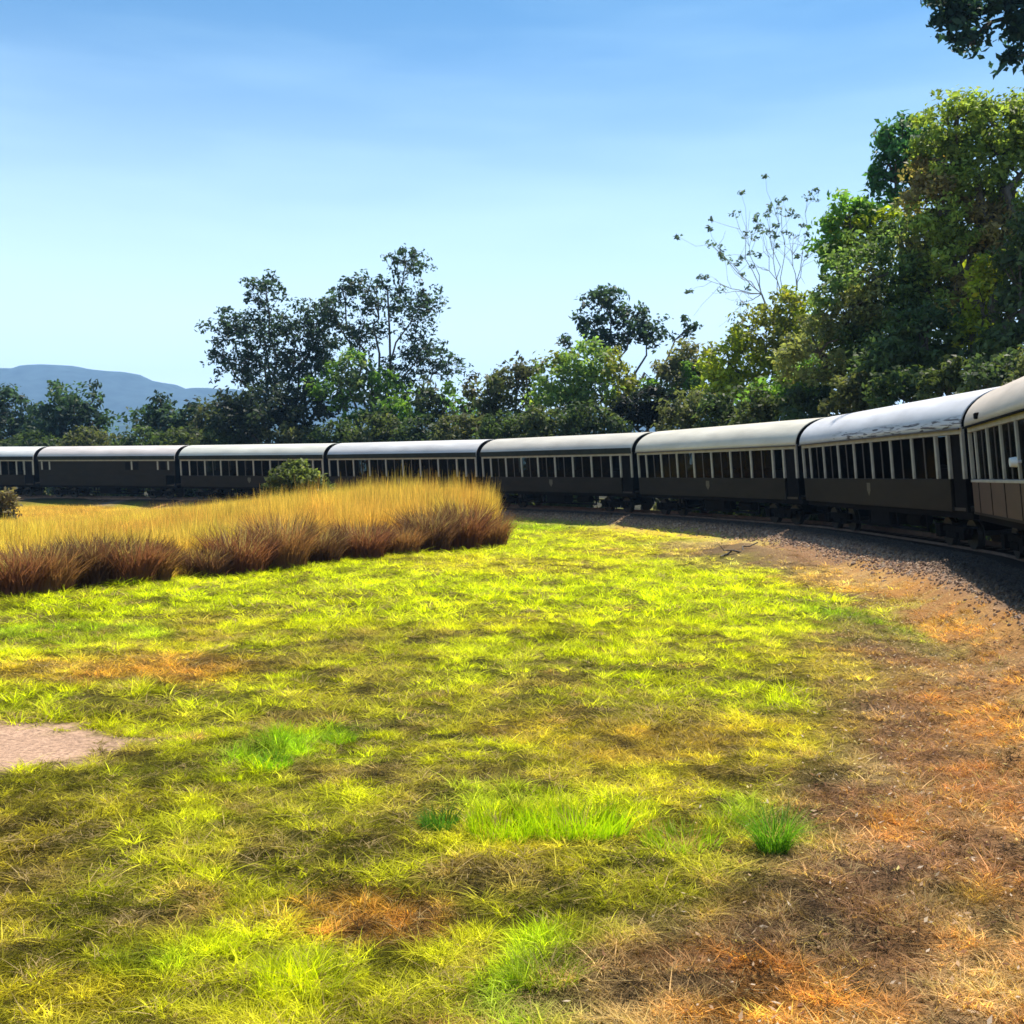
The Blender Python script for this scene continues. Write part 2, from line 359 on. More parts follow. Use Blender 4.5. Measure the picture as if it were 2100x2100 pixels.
def scatter(name, label, cat, pts, rot, scl, idxs, tint, sources, matl):
    me = bpy.data.meshes.new(name); me.vertices.add(len(pts)); me.vertices.foreach_set('co', np.asarray(pts, dtype=np.float32).ravel())
    for nm, ty, arr, key in (('rot', 'FLOAT_VECTOR', rot, 'vector'), ('scl', 'FLOAT_VECTOR', scl, 'vector'), ('idx', 'INT', idxs, 'value'), ('tint', 'FLOAT_COLOR', tint, 'color')):
        a = me.attributes.new(nm, ty, 'POINT'); a.data.foreach_set(key, np.ascontiguousarray(arr, dtype=np.int32 if ty == 'INT' else np.float32).ravel())
    me.update()
    o = link(name, me); me.materials.append(matl); tag(o, label, cat, kind='stuff')
    g = bpy.data.node_groups.new(name + '_nodes', 'GeometryNodeTree')
    g.interface.new_socket('Geometry', in_out='INPUT', socket_type='NodeSocketGeometry'); g.interface.new_socket('Geometry', in_out='OUTPUT', socket_type='NodeSocketGeometry')
    gi = g.nodes.new('NodeGroupInput'); gg = g.nodes.new('NodeGroupOutput'); iop = g.nodes.new('GeometryNodeInstanceOnPoints')
    jn = g.nodes.new('GeometryNodeJoinGeometry')
    for s in reversed(sources):
        oi = g.nodes.new('GeometryNodeObjectInfo'); oi.inputs['Object'].default_value = s; oi.inputs['As Instance'].default_value = True
        g.links.new(oi.outputs['Geometry'], jn.inputs[0])
    def na(nm, dt):
        q = g.nodes.new('GeometryNodeInputNamedAttribute'); q.data_type = dt; q.inputs['Name'].default_value = nm; return q.outputs['Attribute']
    g.links.new(gi.outputs[0], iop.inputs['Points']); g.links.new(jn.outputs[0], iop.inputs['Instance'])
    iop.inputs['Pick Instance'].default_value = True
    g.links.new(na('idx', 'INT'), iop.inputs['Instance Index']); g.links.new(na('rot', 'FLOAT_VECTOR'), iop.inputs['Rotation']); g.links.new(na('scl', 'FLOAT_VECTOR'), iop.inputs['Scale'])
    g.links.new(iop.outputs[0], gg.inputs[0])
    md = o.modifiers.new('scatter', 'NODES'); md.node_group = g
    return o
# outline of the tall dry grass stand (front edge given by photo pixels on the ground)
front = [gnd(px, py) for px, py in ((-700, 1340), (-300, 1285), (0, 1225), (180, 1205), (350, 1198), (520, 1178), (700, 1150), (860, 1130), (1000, 1100), (1035, 1075))]
def front_y(x):
    xs = np.array([p.x for p in front]); ys = np.array([p.y for p in front]); o = np.argsort(xs)
    return np.interp(x, xs[o], ys[o])
def in_field(x, y, t):
    right = (x < (-.35 + (y - 40) * -.045)) 
    return (y > front_y(x)) & right & (t > 5.5) & (y > 15) & (y < 73 + 3 * np.sin(x * .35))
def field_height(x, y):
    r = sstep(-24, -4, x); back = sstep(28, 52, y)
    return (.95 + .2 * r) * (1 - back) + back * (0.42 + 1.65 * r)
# ---- lawn tufts
SRC = [tuft_src('lawn_tuft', nb=22, h=.08, wd=.008, spread=.055, lean=1.0, seed=s) for s in range(5)]
SRC += [tuft_src('lawn_tuft_curly', nb=16, h=.12, wd=.008, spread=.05, lean=1.6, seed=20 + s, segs=3, droop=1.4) for s in range(3)]
def jitter_grid(x0, x1, y0, y1, step):
    X, Y = np.meshgrid(np.arange(x0, x1, step), np.arange(y0, y1, step)); X = X.ravel(); Y = Y.ravel()
    X = X + rng.uniform(-.5, .5, len(X)) * step; Y = Y + rng.uniform(-.5, .5, len(Y)) * step; return X, Y
XX = []; YY = []; SS = []
for (y0, y1, st, s) in ((2.6, 6.5, .043, .82), (6.5, 11, .06, 1.0), (11, 19, .10, 1.4), (19, 34, .17, 2.0), (34, 68, .3, 2.9)):
    X, Y = jitter_grid(-y1 * .62 - 5, y1 * .60 + 3, y0, y1, st)
    k = (X > -Y * .6 - 5) & (X < Y * .58 + 3); XX.append(X[k]); YY.append(Y[k]); SS.append(np.full(k.sum(), s))
X = np.concatenate(XX); Y = np.concatenate(YY); S = np.concatenate(SS)
Tt = track_dist(X, Y)
dens = sstep(2.3, 3.5, Tt + (fbm(X, Y, 1.1, 3, 6) - .5) * 1.4 - .8 * sstep(17, 28, Y))
n3 = fbm(X, Y, 2.2, 3, 8)
dry = 1 - sstep(4.2, 5.4, Tt)
keep = (rng.random(len(X)) < dens * (1 - .35 * dry)) & (~in_field(X, Y - 1.0, Tt)) & (rng.random(len(X)) > sand_mask(X, Y) * 1.05) & (Tt > 2.4) & (rng.random(len(X)) > 1.1 * np.exp(-(((X - 7.4) / 1.7) ** 2 + ((Y - 33.0) / 3.2) ** 2)))
X, Y, S, Tt, n3 = X[keep], Y[keep], S[keep], Tt[keep], n3[keep]
Z = height(X, Y, Tt)
C = ground_colour(X, Y, Tt); 
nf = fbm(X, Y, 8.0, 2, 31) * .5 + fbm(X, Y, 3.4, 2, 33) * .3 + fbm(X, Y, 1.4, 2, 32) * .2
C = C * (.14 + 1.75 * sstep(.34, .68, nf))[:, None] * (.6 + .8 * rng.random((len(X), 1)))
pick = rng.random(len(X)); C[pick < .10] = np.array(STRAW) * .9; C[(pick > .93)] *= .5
g_ = (C[:, 1] / (C[:, 0] + .01)); lush = sstep(.8, 1.2, g_)
tall = np.zeros(len(X))
for (px, py, rx, ry, am) in ((1150, 1690, 250, 28, 1.6), (1560, 1720, 80, 30, 1.0), (560, 1550, 90, 25, 1.0), (620, 1990, 110, 40, .8), (1620, 1430, 110, 22, .8), (1110, 2010, 70, 40, .8), (250, 1470, 200, 12, .6)):
    g = gnd(px, py); q_ = np.exp(-(((X - g.x) / (rx * g.y / F)) ** 2 + ((Y - g.y) / (ry * g.y ** 2 / F / CAMZ)) ** 2)); tall += am * sstep(.2, .8, q_ + (n3 - .5) * .8)
# taller where the fine noise and the lush patches say so
hgt = (.22 + .55 * sstep(.35, .75, n3) + .65 * sstep(.4, .68, nf)) * (.75 + .6 * lush) * (.7 + .6 * rng.random(len(X))) * (1 + tall) * .82 * (.78 + .22 * sstep(8, 16, Y))
fine_s = np.where(S > 1.4, .55, 1)      # far tufts grow wider, not as tall
scl = np.stack([S, S, np.maximum(hgt * (S ** .35), .25)], 1)
rot = np.stack([rng.normal(0, .12, len(X)), rng.normal(0, .12, len(X)), rng.random(len(X)) * 6.283], 1)
ii = rng.integers(0, 5, len(X)); k = rng.random(len(X)) < .55; ii[k] = rng.integers(5, 8, k.sum())
tint = np.ones((len(X), 4)); tint[:, :3] = np.clip(C, 0, 1)
print('lawn tufts', len(X))
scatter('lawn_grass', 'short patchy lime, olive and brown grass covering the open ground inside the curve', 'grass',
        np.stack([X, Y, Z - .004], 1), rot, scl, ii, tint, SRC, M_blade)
# ---- tall dry grass field
DSRC = [tuft_src('dry_grass_tuft', nb=46, h=1.0, wd=.018, spread=.24, lean=.28, seed=40 + s, segs=3, hv=.22, droop=.8) for s in range(5)]
X, Y = jitter_grid(-48, 2, 14, 92, .27); Tt = track_dist(X, Y)
k = in_field(X, Y, Tt) & (X > -Y * .62 - 2); X, Y, Tt = X[k], Y[k], Tt[k]
H = field_height(X, Y) * (.70 + .50 * rng.random(len(X)) ** 2) * (.70 + .7 * fbm(X, Y, .45, 4, 9))
edge = sstep(0, 1.6, Y - front_y(X))
H *= (.30 + .70 * edge) * (.75 + .5 * fbm(X, Y, .9, 3, 44))
kk = (edge > .25) | (rng.random(len(X)) < .5)
C = np.ones((len(X), 3)) * np.array((.80, .56, .13)); nn = fbm(X, Y, .18, 3, 10)
C = mixc(C, (.86, .66, .13), sstep(.45, .6, nn)); C = mixc(C, (.78, .44, .12), sstep(.5, .7, fbm(X, Y, .3, 3, 11)) * .7)
fr = 1 - sstep(.2, 1.2, Y - front_y(X) + rng.normal(0, .4, len(X))); C = mixc(C, (.50, .30, .11), fr * .5)
C *= (.62 + .6 * rng.random((len(X), 1))); C[rng.random(len(X)) < .07] *= [.6, .42, .5]; tint = np.ones((len(X), 4)); tint[:, :3] = C
scl = np.stack([np.full(len(X), 1.15), np.full(len(X), 1.15), H], 1)
rot = np.stack([rng.normal(0, .06, len(X)), rng.normal(0, .06, len(X)), rng.random(len(X)) * 6.283], 1)
print('dry tufts', len(X))
scatter('tall_dry_grass', 'stand of tall golden dry grass between the lawn and the far carriages', 'dry grass',
        np.stack([X, Y, height(X, Y, Tt) - .02], 1), rot, scl, rng.integers(0, 5, len(X)), tint, DSRC, M_blade)
# ---- ballast stones on the shoulder
def stone_src(seed):
    bm = bmesh.new(); bmesh.ops.create_icosphere(bm, subdivisions=1, radius=.032); r = random.Random(seed)
    for v in bm.verts: v.co = v.co * r.uniform(.6, 1.25); v.co.z *= .7
    me = bpy.data.meshes.new('ballast_stone'); bm.to_mesh(me); bm.free(); me.materials.append(M_stone); return bpy.data.objects.new('ballast_stone', me)
M_stone, n, b = mat('ballast_rock')
a = n.nodes.new('ShaderNodeAttribute'); a.attribute_name = 'tint'; a.attribute_type = 'INSTANCER'
n.links.new(a.outputs[0], b.inputs['Base Color']); b.inputs['Roughness'].default_value = .9
st = [stone_src(i) for i in range(4)]
pts = []
L = np.cumsum(np.r_[0, np.hypot(*np.diff(CL, axis=0).T)])
def on_line(s, off):
    x = np.interp(s, L, CL[:, 0]); y = np.interp(s, L, CL[:, 1]); x2 = np.interp(s + .3, L, CL[:, 0]); y2 = np.interp(s + .3, L, CL[:, 1])
    tx, ty = x2 - x, y2 - y; q = np.hypot(tx, ty) + 1e-9; return x - ty / q * off, y + tx / q * off
sv = rng.uniform(L[-1] - 125, L[-1] - 18, 60000); off = -(rng.random(60000) * 2.3 + 1.2)
X, Y = on_line(sv, off); k = (Y > 3) & (Y < 62) & (rng.random(len(X)) < np.clip(40 / np.maximum(Y, 1), 0, 1)); X, Y = X[k], Y[k]; Tt = track_dist(X, Y)
k = Tt < 2.35 + .6 * sstep(17, 28, Y) + rng.normal(0, .25, len(X)); X, Y, Tt = X[k], Y[k], Tt[k]
sc_ = rng.uniform(.5, 1.5, len(X)) * np.where(Y > 25, 1.3, 1)
tint = np.ones((len(X), 4)); cpal = np.array([(.26, .155, .10), (.30, .19, .12), (.16, .09, .06), (.36, .21, .11), (.38, .27, .19)])[rng.integers(0, 5, len(X))]; cpal = cpal * (.12 + .88 * sstep(2.0, 2.8, Tt))[:, None]; tint[:, :3] = cpal * (.7 + .5 * rng.random((len(X), 1)))  # stones darken toward the rails, painting in the shade under the carriages
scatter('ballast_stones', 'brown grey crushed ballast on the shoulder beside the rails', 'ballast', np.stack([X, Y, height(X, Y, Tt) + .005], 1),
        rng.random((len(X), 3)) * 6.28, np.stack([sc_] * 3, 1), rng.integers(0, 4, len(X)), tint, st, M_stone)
# dry litter (leaves, bits of straw) on the strip beside the line
def litter_src(seed):
    r = np.random.default_rng(seed); V = np.array([(0, 0, 0), (.025, .012, .006), (.06, 0, .012), (.025, -.012, .002)]) * [1, 1, 1]
    me = np_mesh('dry_leaf', V, [[0, 1, 2, 3]]); me.materials.append(M_blade); return bpy.data.objects.new('dry_leaf', me)
ls = [litter_src(i) for i in range(2)]
X, Y = jitter_grid(-3, 13, 3, 34, .065); Tt = track_dist(X, Y); k = (Tt > 2.8) & (Tt < 6.0) & (X < Y * .58 + 1.5) & (rng.random(len(X)) < (1 - sstep(4.2, 6, Tt)) * .38); X, Y, Tt = X[k], Y[k], Tt[k]
pal = np.array([(.55, .38, .24), (.30, .15, .08), (.62, .50, .38), (.16, .08, .05)])[rng.integers(0, 4, len(X))]; tint = np.ones((len(X), 4)); tint[:, :3] = pal
q = rng.uniform(.35, 1.0, len(X))
scatter('leaf_litter', 'dry fallen leaves and straw littering the brown strip beside the line', 'litter', np.stack([X, Y, height(X, Y, Tt) + .03 * rng.random(len(X)) + .008], 1),
        np.stack([rng.normal(0, .35, len(X)), rng.normal(0, .35, len(X)), rng.random(len(X)) * 6.28], 1), np.stack([q, q, q], 1), rng.integers(0, 2, len(X)), tint, ls, M_blade)

# ------------------------------------------------------------------ individual tall tufts on the lawn
def tuft_thing(name, label, cat, px, py, nb, h, wd, spread, lean, c, seed, dry=0, z=0, group=None, yoff=0, droop=.9, name_part=None, var=.35, w2=(1, 1)):
    g = gnd(px, py); x, y = g.x, g.y + yoff
    V, Fs = blades(nb, h, wd, spread, lean, seed, segs=4, droop=droop)
    V = V * [w2[0], w2[1], 1]
    r = np.random.default_rng(seed); cb = np.array(c) * (1 - var + 2 * var * r.random((nb, 1)))
    if dry: k = r.random(nb) < dry; cb[k] = np.array(STRAW) * .9
    tt = np.repeat(cb, 4, axis=0)
    me = np_mesh(name, V, Fs, tint=np.clip(tt, 0, 1)); o = link(name, me, M_bladeo)
    zz = float(height(np.array([x]), np.array([y]))[0]); o.location = (x, y, zz - .01)
    tag(o, label, cat, group); return o
tuft_thing('grass_tuft', 'dark green spiky grass tuft with splayed blades at the right end of the lime clump', 'grass tuft', 1590, 1755, 340, .30, .008, .10, .85, (.15, .32, .02), 61, dry=.06)
tuft_thing('grass_tuft', 'widest bright lime tuft of tall grass in the middle of the lawn', 'grass tuft', 1180, 1715, 800, .23, .008, .30, .45, (.42, .58, .01), 62, dry=.05, w2=(1.3, .6))
tuft_thing('grass_tuft', 'lime grass tuft next to the left of the widest lime clump', 'grass tuft', 1030, 1715, 500, .20, .008, .24, .5, (.40, .54, .01), 63, dry=.04)
tuft_thing('grass_tuft', 'small dark green tuft at the left end of the lime clump', 'grass tuft', 905, 1700, 260, .17, .008, .13, .7, (.08, .20, .02), 64)
tuft_thing('grass_tuft', 'short lime tuft between the wide lime clump and the dark spiky tuft', 'grass tuft', 1400, 1735, 340, .14, .008, .26, .8, (.34, .48, .015), 65, dry=.15)
tuft_thing('grass_tuft', 'low vivid green tuft right of the bare sandy patch', 'grass tuft', 560, 1570, 300, .12, .008, .18, .9, (.24, .46, .01), 66)
tuft_thing('grass_tuft', 'small vivid green tuft behind and right of the sandy patch', 'grass tuft', 700, 1520, 220, .10, .008, .16, .9, (.27, .44, .01), 67)
tuft_thing('grass_tuft', 'yellow green curly tuft at the bottom edge left of centre', 'grass tuft', 640, 2010, 380, .14, .006, .20, 1.1, (.36, .40, .02), 68, dry=.15)
tuft_thing('grass_tuft', 'green tuft near the bottom edge below the lime clump', 'grass tuft', 1120, 2010, 320, .13, .006, .18, 1.0, (.26, .32, .02), 69, dry=.1)
# brown clumps along the front of the dry grass
BR = (.17, .070, .048)
cl = [(30, 1228, 1.35, .9, 'dark brown dry clump at the left edge of the dry grass front'), (95, 1222, 1.15, .7, 'brown dry clump just right of the one at the left edge'),
      (185, 1212, 1.0, .75, 'thin reddish brown dry clump standing left of the spiky one'), (265, 1208, 1.25, .9, 'spiky brown dry clump with splayed stalks left of the gap'),
      (320, 1204, .9, .5, 'small brown dry clump at the left side of the pale gap'), (420, 1190, 1.0, .65, 'brown dry clump at the right side of the pale gap'),
      (490, 1182, 1.3, .9, 'dark brown dry clump standing left of the green bush foot'), (575, 1172, 1.35, 1.0, 'dark chocolate dry clump below the green bush'),
      (655, 1162, 1.3, .9, 'dark dry clump right of the one below the green bush'), (740, 1150, 1.2, .8, 'dull brown low dry clump midway to the field corner'),
      (815, 1142, 1.25, .9, 'brown dry clump third from the field corner'), (880, 1136, 1.6, 1.0, 'tall rusty brown dry clump second from the field corner'),
      (950, 1128, 1.7, 1.0, 'tallest reddish dry clump near the field corner'), (1000, 1120, 1.5, .8, 'outermost dry clump at the right corner of the dry grass')]
for i, (px, py, h, sp, lab) in enumerate(cl):
    tuft_thing('dry_grass_clump', lab, 'grass clump', px, py, 1700, h * (.66 + .26 * ((i * 7) % 5) / 4), .028, sp * (.62 + .25 * ((i * 3) % 4) / 3), .62, (BR, (.22, .11, .06), (.11, .055, .04))[i % 3], 80 + i, dry=.18, group='brown dry clumps along the front of the tall grass', var=.5, droop=.7)

# ------------------------------------------------------------------ trees
def leaf_arrays(centres, radii, per, size, r, up=.35, elong=1.5, squash=.75):
    nC = len(centres); n = nC * per
    c = np.repeat(centres, per, 0); rr = np.repeat(radii, per)
    d = r.normal(size=(n, 3)); d /= np.linalg.norm(d, axis=1)[:, None]
    p = c + d * (rr * r.random(n) ** .45)[:, None] * [1, 1, squash]
    nrm = r.normal(size=(n, 3)) + [0, 0, up * 2] + d * .7; nrm /= np.linalg.norm(nrm, axis=1)[:, None]
    a = np.cross(nrm, r.normal(size=(n, 3))); a /= np.linalg.norm(a, axis=1)[:, None]; b = np.cross(nrm, a)
    s = (size * (.6 + .8 * r.random(n)))[:, None]
    bend = nrm * s * .18
    V = np.stack([p - a * s * elong * .5, p + b * s * .36 + bend, p + a * s * elong * .5, p - b * s * .36 + bend], 1).reshape(-1, 3)
    Fq = np.arange(n * 4).reshape(-1, 4)
    return V, Fq, n
def tube(points, radii, n=7):
    V = []; Fs = []
    pts = [np.array(p, dtype=float) for p in points]
    for i, p in enumerate(pts):
        t = pts[min(i + 1, len(pts) - 1)] - pts[max(i - 1, 0)]; t = t / (np.linalg.norm(t) + 1e-9)
        a = np.cross(t, [.3, .9, .1]); a /= np.linalg.norm(a) + 1e-9; b = np.cross(t, a)
        for k in range(n):
            q = 2 * np.pi * k / n; V.append(p + (a * np.cos(q) + b * np.sin(q)) * radii[i])
    for i in range(len(pts) - 1):
        for k in range(n):
            j = (k + 1) % n; Fs.append((i * n + k, i * n + j, (i + 1) * n + j, (i + 1) * n + k))
    return V, Fs
def limb(p, q, r0, r1, r, seg=5, wob=.06, sag=0):
    p = np.array(p, float); q = np.array(q, float); Ln = np.linalg.norm(q - p); pts = []
    for i in range(seg + 1):
        u = i / seg; o = r.normal(size=3) * Ln * wob * math.sin(math.pi * u)
        pts.append(p + (q - p) * u + o + np.array([0, 0, sag * Ln * math.sin(math.pi * u)]))
    return tube(pts, [r0 + (r1 - r0) * (i / seg) for i in range(seg + 1)]), pts
class Limbs:
    def __init__(s): s.V = []; s.F = []
    def add(s, vf):
        V, Fs = vf; b = len(s.V); s.V += list(V); s.F += [tuple(b + i for i in f) for f in Fs]
    def mesh(s, name): return np_mesh(name, np.array(s.V), np.array(s.F), smooth=True)
def world_lobes(lobes, d):
    o = []
    for (px, py, rx, ry, *dd) in lobes:
        dep = d + (dd[0] if dd else 0); c = at(px, py, dep); o.append((np.array(c), rx * dep / F, (rx + ry) * .5 * dep / F, ry * dep / F))
    return o
def tree(name, label, lobes, d, colour, seed, cat='tree', dens=1.0, leaf=.3, clump=.9, per=34, trunk_px=None, bark=None, tr=.28, forkz=None, colour2=None, group=None, airy=False, root=None, gap=.0, topc=None, var=.35, shell=.45):
    """crown lobes are given in photo pixels at distance d and turned into world ellipsoids"""
    r = np.random.default_rng(seed); W = world_lobes(lobes, d)
    cm = np.mean([w[0] for w in W], 0)
    if trunk_px is None: trunk_px = float(np.mean([l[0] for l in lobes]))
    bx = (trunk_px - 1050) / F * d if root is None else root[0]; by = d if root is None else root[1]
    e = empty(name, (bx, by, 0)); o3 = np.array([bx, by, 0])
    tag(e, label, cat, group)
    LB = Limbs(); C = []; RR = []; CT = []
    ztop = min(w[0][2] - w[3] * .3 for w in W); fork = np.array([bx, by, forkz or max(ztop * .55, 1.0)])
    (tv, tp) = limb((bx, by, -.3), fork, tr * 1.25, tr * .8, r, wob=.02); LBT = Limbs(); LBT.add((np.array(tv[0]) - o3, tv[1]))
    for (c, ax, ay, az) in W:
        (vf, pts) = limb(fork, c, tr * .6, tr * .18, r, seg=6, wob=.05, sag=.05); LBT.add((np.array(vf[0]) - o3, vf[1]))
        vol = ax * az; nC = max(4, int(dens * 3.0 * vol / (clump ** 2) * (1.3 if not airy else .75)))
        dd = r.normal(size=(nC, 3)); dd /= np.linalg.norm(dd, axis=1)[:, None]
        rad = (shell + (1 - shell) * r.random(nC)) ** .6
        wob = .78 + .40 * r.random(nC)                    # uneven outline
        P_ = c + dd * rad[:, None] * wob[:, None] * [ax, ay, az]
        P_[:, 2] = np.maximum(P_[:, 2], .4)
        nb = min(nC, 10 if airy else 6)
        for j in range(nb):
            (vf, pp) = limb(pts[-2] if j % 2 else pts[-1], P_[j], tr * .17, tr * .05, r, seg=3, wob=.08); LBT.add((np.array(vf[0]) - o3, vf[1]))
            if airy:
                for u in range(2):
                    q = P_[r.integers(0, nC)]
                    if np.linalg.norm(q - P_[j]) < ax * 1.1:
                        (vf, _) = limb(P_[j], q, tr * .06, tr * .03, r, seg=2, wob=.08); LBT.add((np.array(vf[0]) - o3, vf[1]))
        C.append(P_); RR.append(clump * (.55 + .8 * r.random(nC)))
        base = np.array(colour)[None] * (1 - var + 2 * var * r.random((nC, 1)))
        if colour2 is not None:
            k = (fbm(P_[:, 0] * 1.0 + seed, P_[:, 2] * 1.0, .33, 3, seed % 7) > .52); base[k] = np.array(colour2) * (1 - var + 2 * var * r.random((k.sum(), 1)))
        CT.append(base)
    C = np.concatenate(C); RR = np.concatenate(RR); CT = np.concatenate(CT)
    V, Fq, n = leaf_arrays(C - o3, RR, per, leaf, r)
    tt = np.repeat(CT, per, 0) * (.7 + .6 * r.random((n, 1)))
    k = r.random(n) < .04; tt[k] = tt[k] * [1.6, 1.3, .9]
    link('trunk', LBT.mesh('trunk'), bark or M_bark, e)
    cr = link('crown', np_mesh('crown', V, Fq, tint=np.clip(tt, 0, .9)), M_leaf, e)
    return e, n
tot = 0
def T_(*a, **k):
    global tot
    e, n = tree(*a, **dict(k, dens=k.get('dens', 1.0) * 1.75)); tot += n; return e
DKB = (.040, .070, .052); OLV = (.20, .21, .04); GRN = (.12, .22, .04); DKG = (.045, .08, .03); GRY = (.15, .15, .07); LIM = (.28, .33, .03); PALE = (.15, .20, .09)
FARG = 'trees beyond the far carriages'
# far left
T_('broad_tree', 'dark tree at the left edge below the blue hills', [(15, 850, 48, 50), (60, 880, 55, 40), (-40, 860, 60, 60), (40, 905, 70, 30)], 118, DKB, 101, leaf=.42, clump=1.3, per=30, group=FARG)
T_('broad_tree', 'dark tree with spiky top right of the one at the left edge', [(150, 840, 42, 40), (190, 870, 34, 45), (112, 870, 36, 45), (195, 805, 14, 18), (115, 800, 12, 16), (140, 905, 70, 30), (215, 860, 15, 12)], 114, DKB, 102, leaf=.40, clump=1.1, per=26, airy=True, dens=2.2, colour2=(.055, .10, .05), group=FARG)
T_('broad_tree', 'low blue green tree with small knob at its top, right of the hill gap', [(300, 862, 30, 32), (330, 830, 16, 22), (345, 875, 45, 34), (390, 855, 30, 30), (370, 900, 70, 25)], 108, DKB, 103, leaf=.38, clump=1.0, per=26, dens=1.2, colour2=(.055, .10, .05), group=FARG)
T_('broad_tree', 'squat dark olive tree left of the large airy pair', [(430, 855, 50, 38), (470, 880, 70, 40), (410, 900, 60, 25)], 104, (.05, .06, .03), 104, leaf=.36, clump=1.1, per=30, group=FARG)
# the large airy pair
T_('airy_tree', 'left half of the airy dark pair with small leaves against the sky', [(545, 605, 48, 40), (470, 670, 48, 45), (530, 680, 70, 60), (610, 690, 60, 70), (490, 750, 60, 50), (560, 770, 80, 60), (440, 720, 22, 25), (640, 770, 60, 60), (650, 660, 45, 45), (670, 720, 45, 45)], 98, DKB, 105, leaf=.27, clump=.6, per=13, airy=True, dens=1.15, trunk_px=590, tr=.26, shell=.15, group=FARG)
T_('airy_tree', 'taller right half of the airy dark pair with a thin feathery top', [(830, 540, 55, 34), (770, 600, 65, 45), (850, 630, 65, 60), (680, 640, 50, 55), (740, 690, 60, 50), (860, 720, 62, 55), (915, 750, 45, 32), (800, 780, 80, 45), (700, 590, 30, 22)], 96, DKB, 106, leaf=.27, clump=.6, per=12, airy=True, dens=1.1, trunk_px=770, tr=.26, shell=.15, group=FARG)
T_('broad_tree', 'dense dark lower tree at the foot of the airy pair on the left', [(540, 850, 90, 50), (620, 840, 70, 55), (480, 850, 50, 45)], 93, (.028, .042, .03), 107, leaf=.34, clump=1.0, per=32, group=FARG)
T_('bush_tree', 'pale green bushy tree in the middle foot of the airy pair', [(720, 760, 52, 40), (690, 800, 60, 40), (770, 790, 40, 38), (740, 840, 60, 40)], 92, PALE, 108, leaf=.32, clump=.9, per=24, colour2=GRN, dens=.9, group=FARG)
T_('broad_tree', 'dark rounded tree at the right foot of the airy pair', [(860, 830, 60, 45), (920, 830, 50, 45), (800, 860, 70, 40)], 90, (.05, .07, .04), 109, leaf=.34, clump=1.0, per=28, colour2=GRN, group=FARG)
# centre
T_('broad_tree', 'grey olive tree with a ragged top in the dip of the skyline', [(1000, 800, 42, 42), (1050, 785, 45, 45), (1090, 760, 28, 25), (1060, 840, 70, 40), (985, 850, 40, 35)], 84, (.07, .075, .045), 110, leaf=.30, clump=.85, per=26, colour2=(.10, .12, .05), group=FARG)
T_('airy_tree', 'thin airy tree showing above the light green one', [(1240, 610, 55, 30), (1290, 655, 55, 38), (1210, 660, 40, 35), (1340, 680, 45, 32), (1410, 670, 18, 24), (1160, 700, 18, 18), (1250, 700, 60, 30)], 92, DKB, 111, leaf=.32, clump=.7, per=13, airy=True, dens=1.5, trunk_px=1270, tr=.25, shell=.15, group=FARG)
T_('bush_tree', 'light green feathery tree right of the skyline dip', [(1210, 745, 80, 42), (1150, 775, 60, 50), (1240, 790, 70, 50), (1140, 830, 60, 40), (1220, 840, 70, 35)], 80, (.18, .27, .07), 112, leaf=.28, clump=.8, per=28, colour2=OLV, group=FARG)
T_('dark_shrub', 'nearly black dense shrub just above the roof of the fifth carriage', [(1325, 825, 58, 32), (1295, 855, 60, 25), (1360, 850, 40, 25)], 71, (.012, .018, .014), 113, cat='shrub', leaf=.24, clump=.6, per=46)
T_('broad_tree', 'grey green tree between the light green one and the yellow green slope', [(1420, 735, 48, 42), (1385, 770, 45, 40), (1440, 790, 55, 50), (1380, 790, 50, 40)], 76, GRY, 114, leaf=.28, clump=.8, per=30, colour2=GRN, group=FARG)
T_('bush_tree', 'yellow green leafy tree sloping up behind the sixth carriage', [(1560, 690, 70, 60), (1620, 640, 60, 50), (1500, 740, 60, 55), (1470, 800, 55, 45), (1560, 780, 80, 60), (1650, 700, 60, 60)], 66, OLV, 115, leaf=.24, clump=.7, per=30, colour2=LIM, dens=1.0, group=FARG)
# right hand mass
NG = 'trees crowding behind the nearest carriages'
T_('broad_tree', 'dark green round crown on the skyline of the right hand mass', [(1850, 275, 52, 45), (1820, 330, 40, 45), (1890, 320, 60, 60), (1840, 380, 50, 40)], 54, (.07, .17, .06), 116, leaf=.24, clump=.65, per=34, trunk_px=1880, tr=.35, group=NG)
T_('broad_tree', 'mid green crown stepping down left of the dark round crown', [(1735, 445, 50, 48), (1700, 490, 32, 40), (1780, 460, 60, 60), (1720, 520, 50, 40)], 52, (.15, .28, .05), 117, leaf=.24, clump=.65, per=34, colour2=LIM, trunk_px=1800, tr=.35, group=NG)
T_('vine_tree', 'large grey brown vine covered tree behind the seventh carriage', [(1790, 570, 100, 90), (1730, 640, 80, 80), (1820, 690, 100, 90), (1680, 720, 90, 70), (1870, 500, 90, 80), (1910, 590, 90, 80), (1900, 680, 90, 70)], 47, (.22, .23, .09), 118, leaf=.17, clump=.5, per=32, var=.5, colour2=(.12, .18, .06), trunk_px=1800, tr=.4, group=NG)
T_('vine_tree', 'tall olive vine covered tree rising at the right edge', [(1960, 240, 80, 55), (2040, 250, 80, 60), (1990, 340, 100, 80), (2080, 370, 70, 90), (1920, 420, 80, 90), (2000, 470, 90, 80), (2110, 260, 60, 90), (1960, 560, 90, 90), (2070, 480, 70, 80), (1930, 330, 60, 70)], 45, (.22, .28, .06), 119, leaf=.17, clump=.5, per=34, var=.5, colour2=(.24, .19, .08), trunk_px=2040, tr=.45, group=NG)
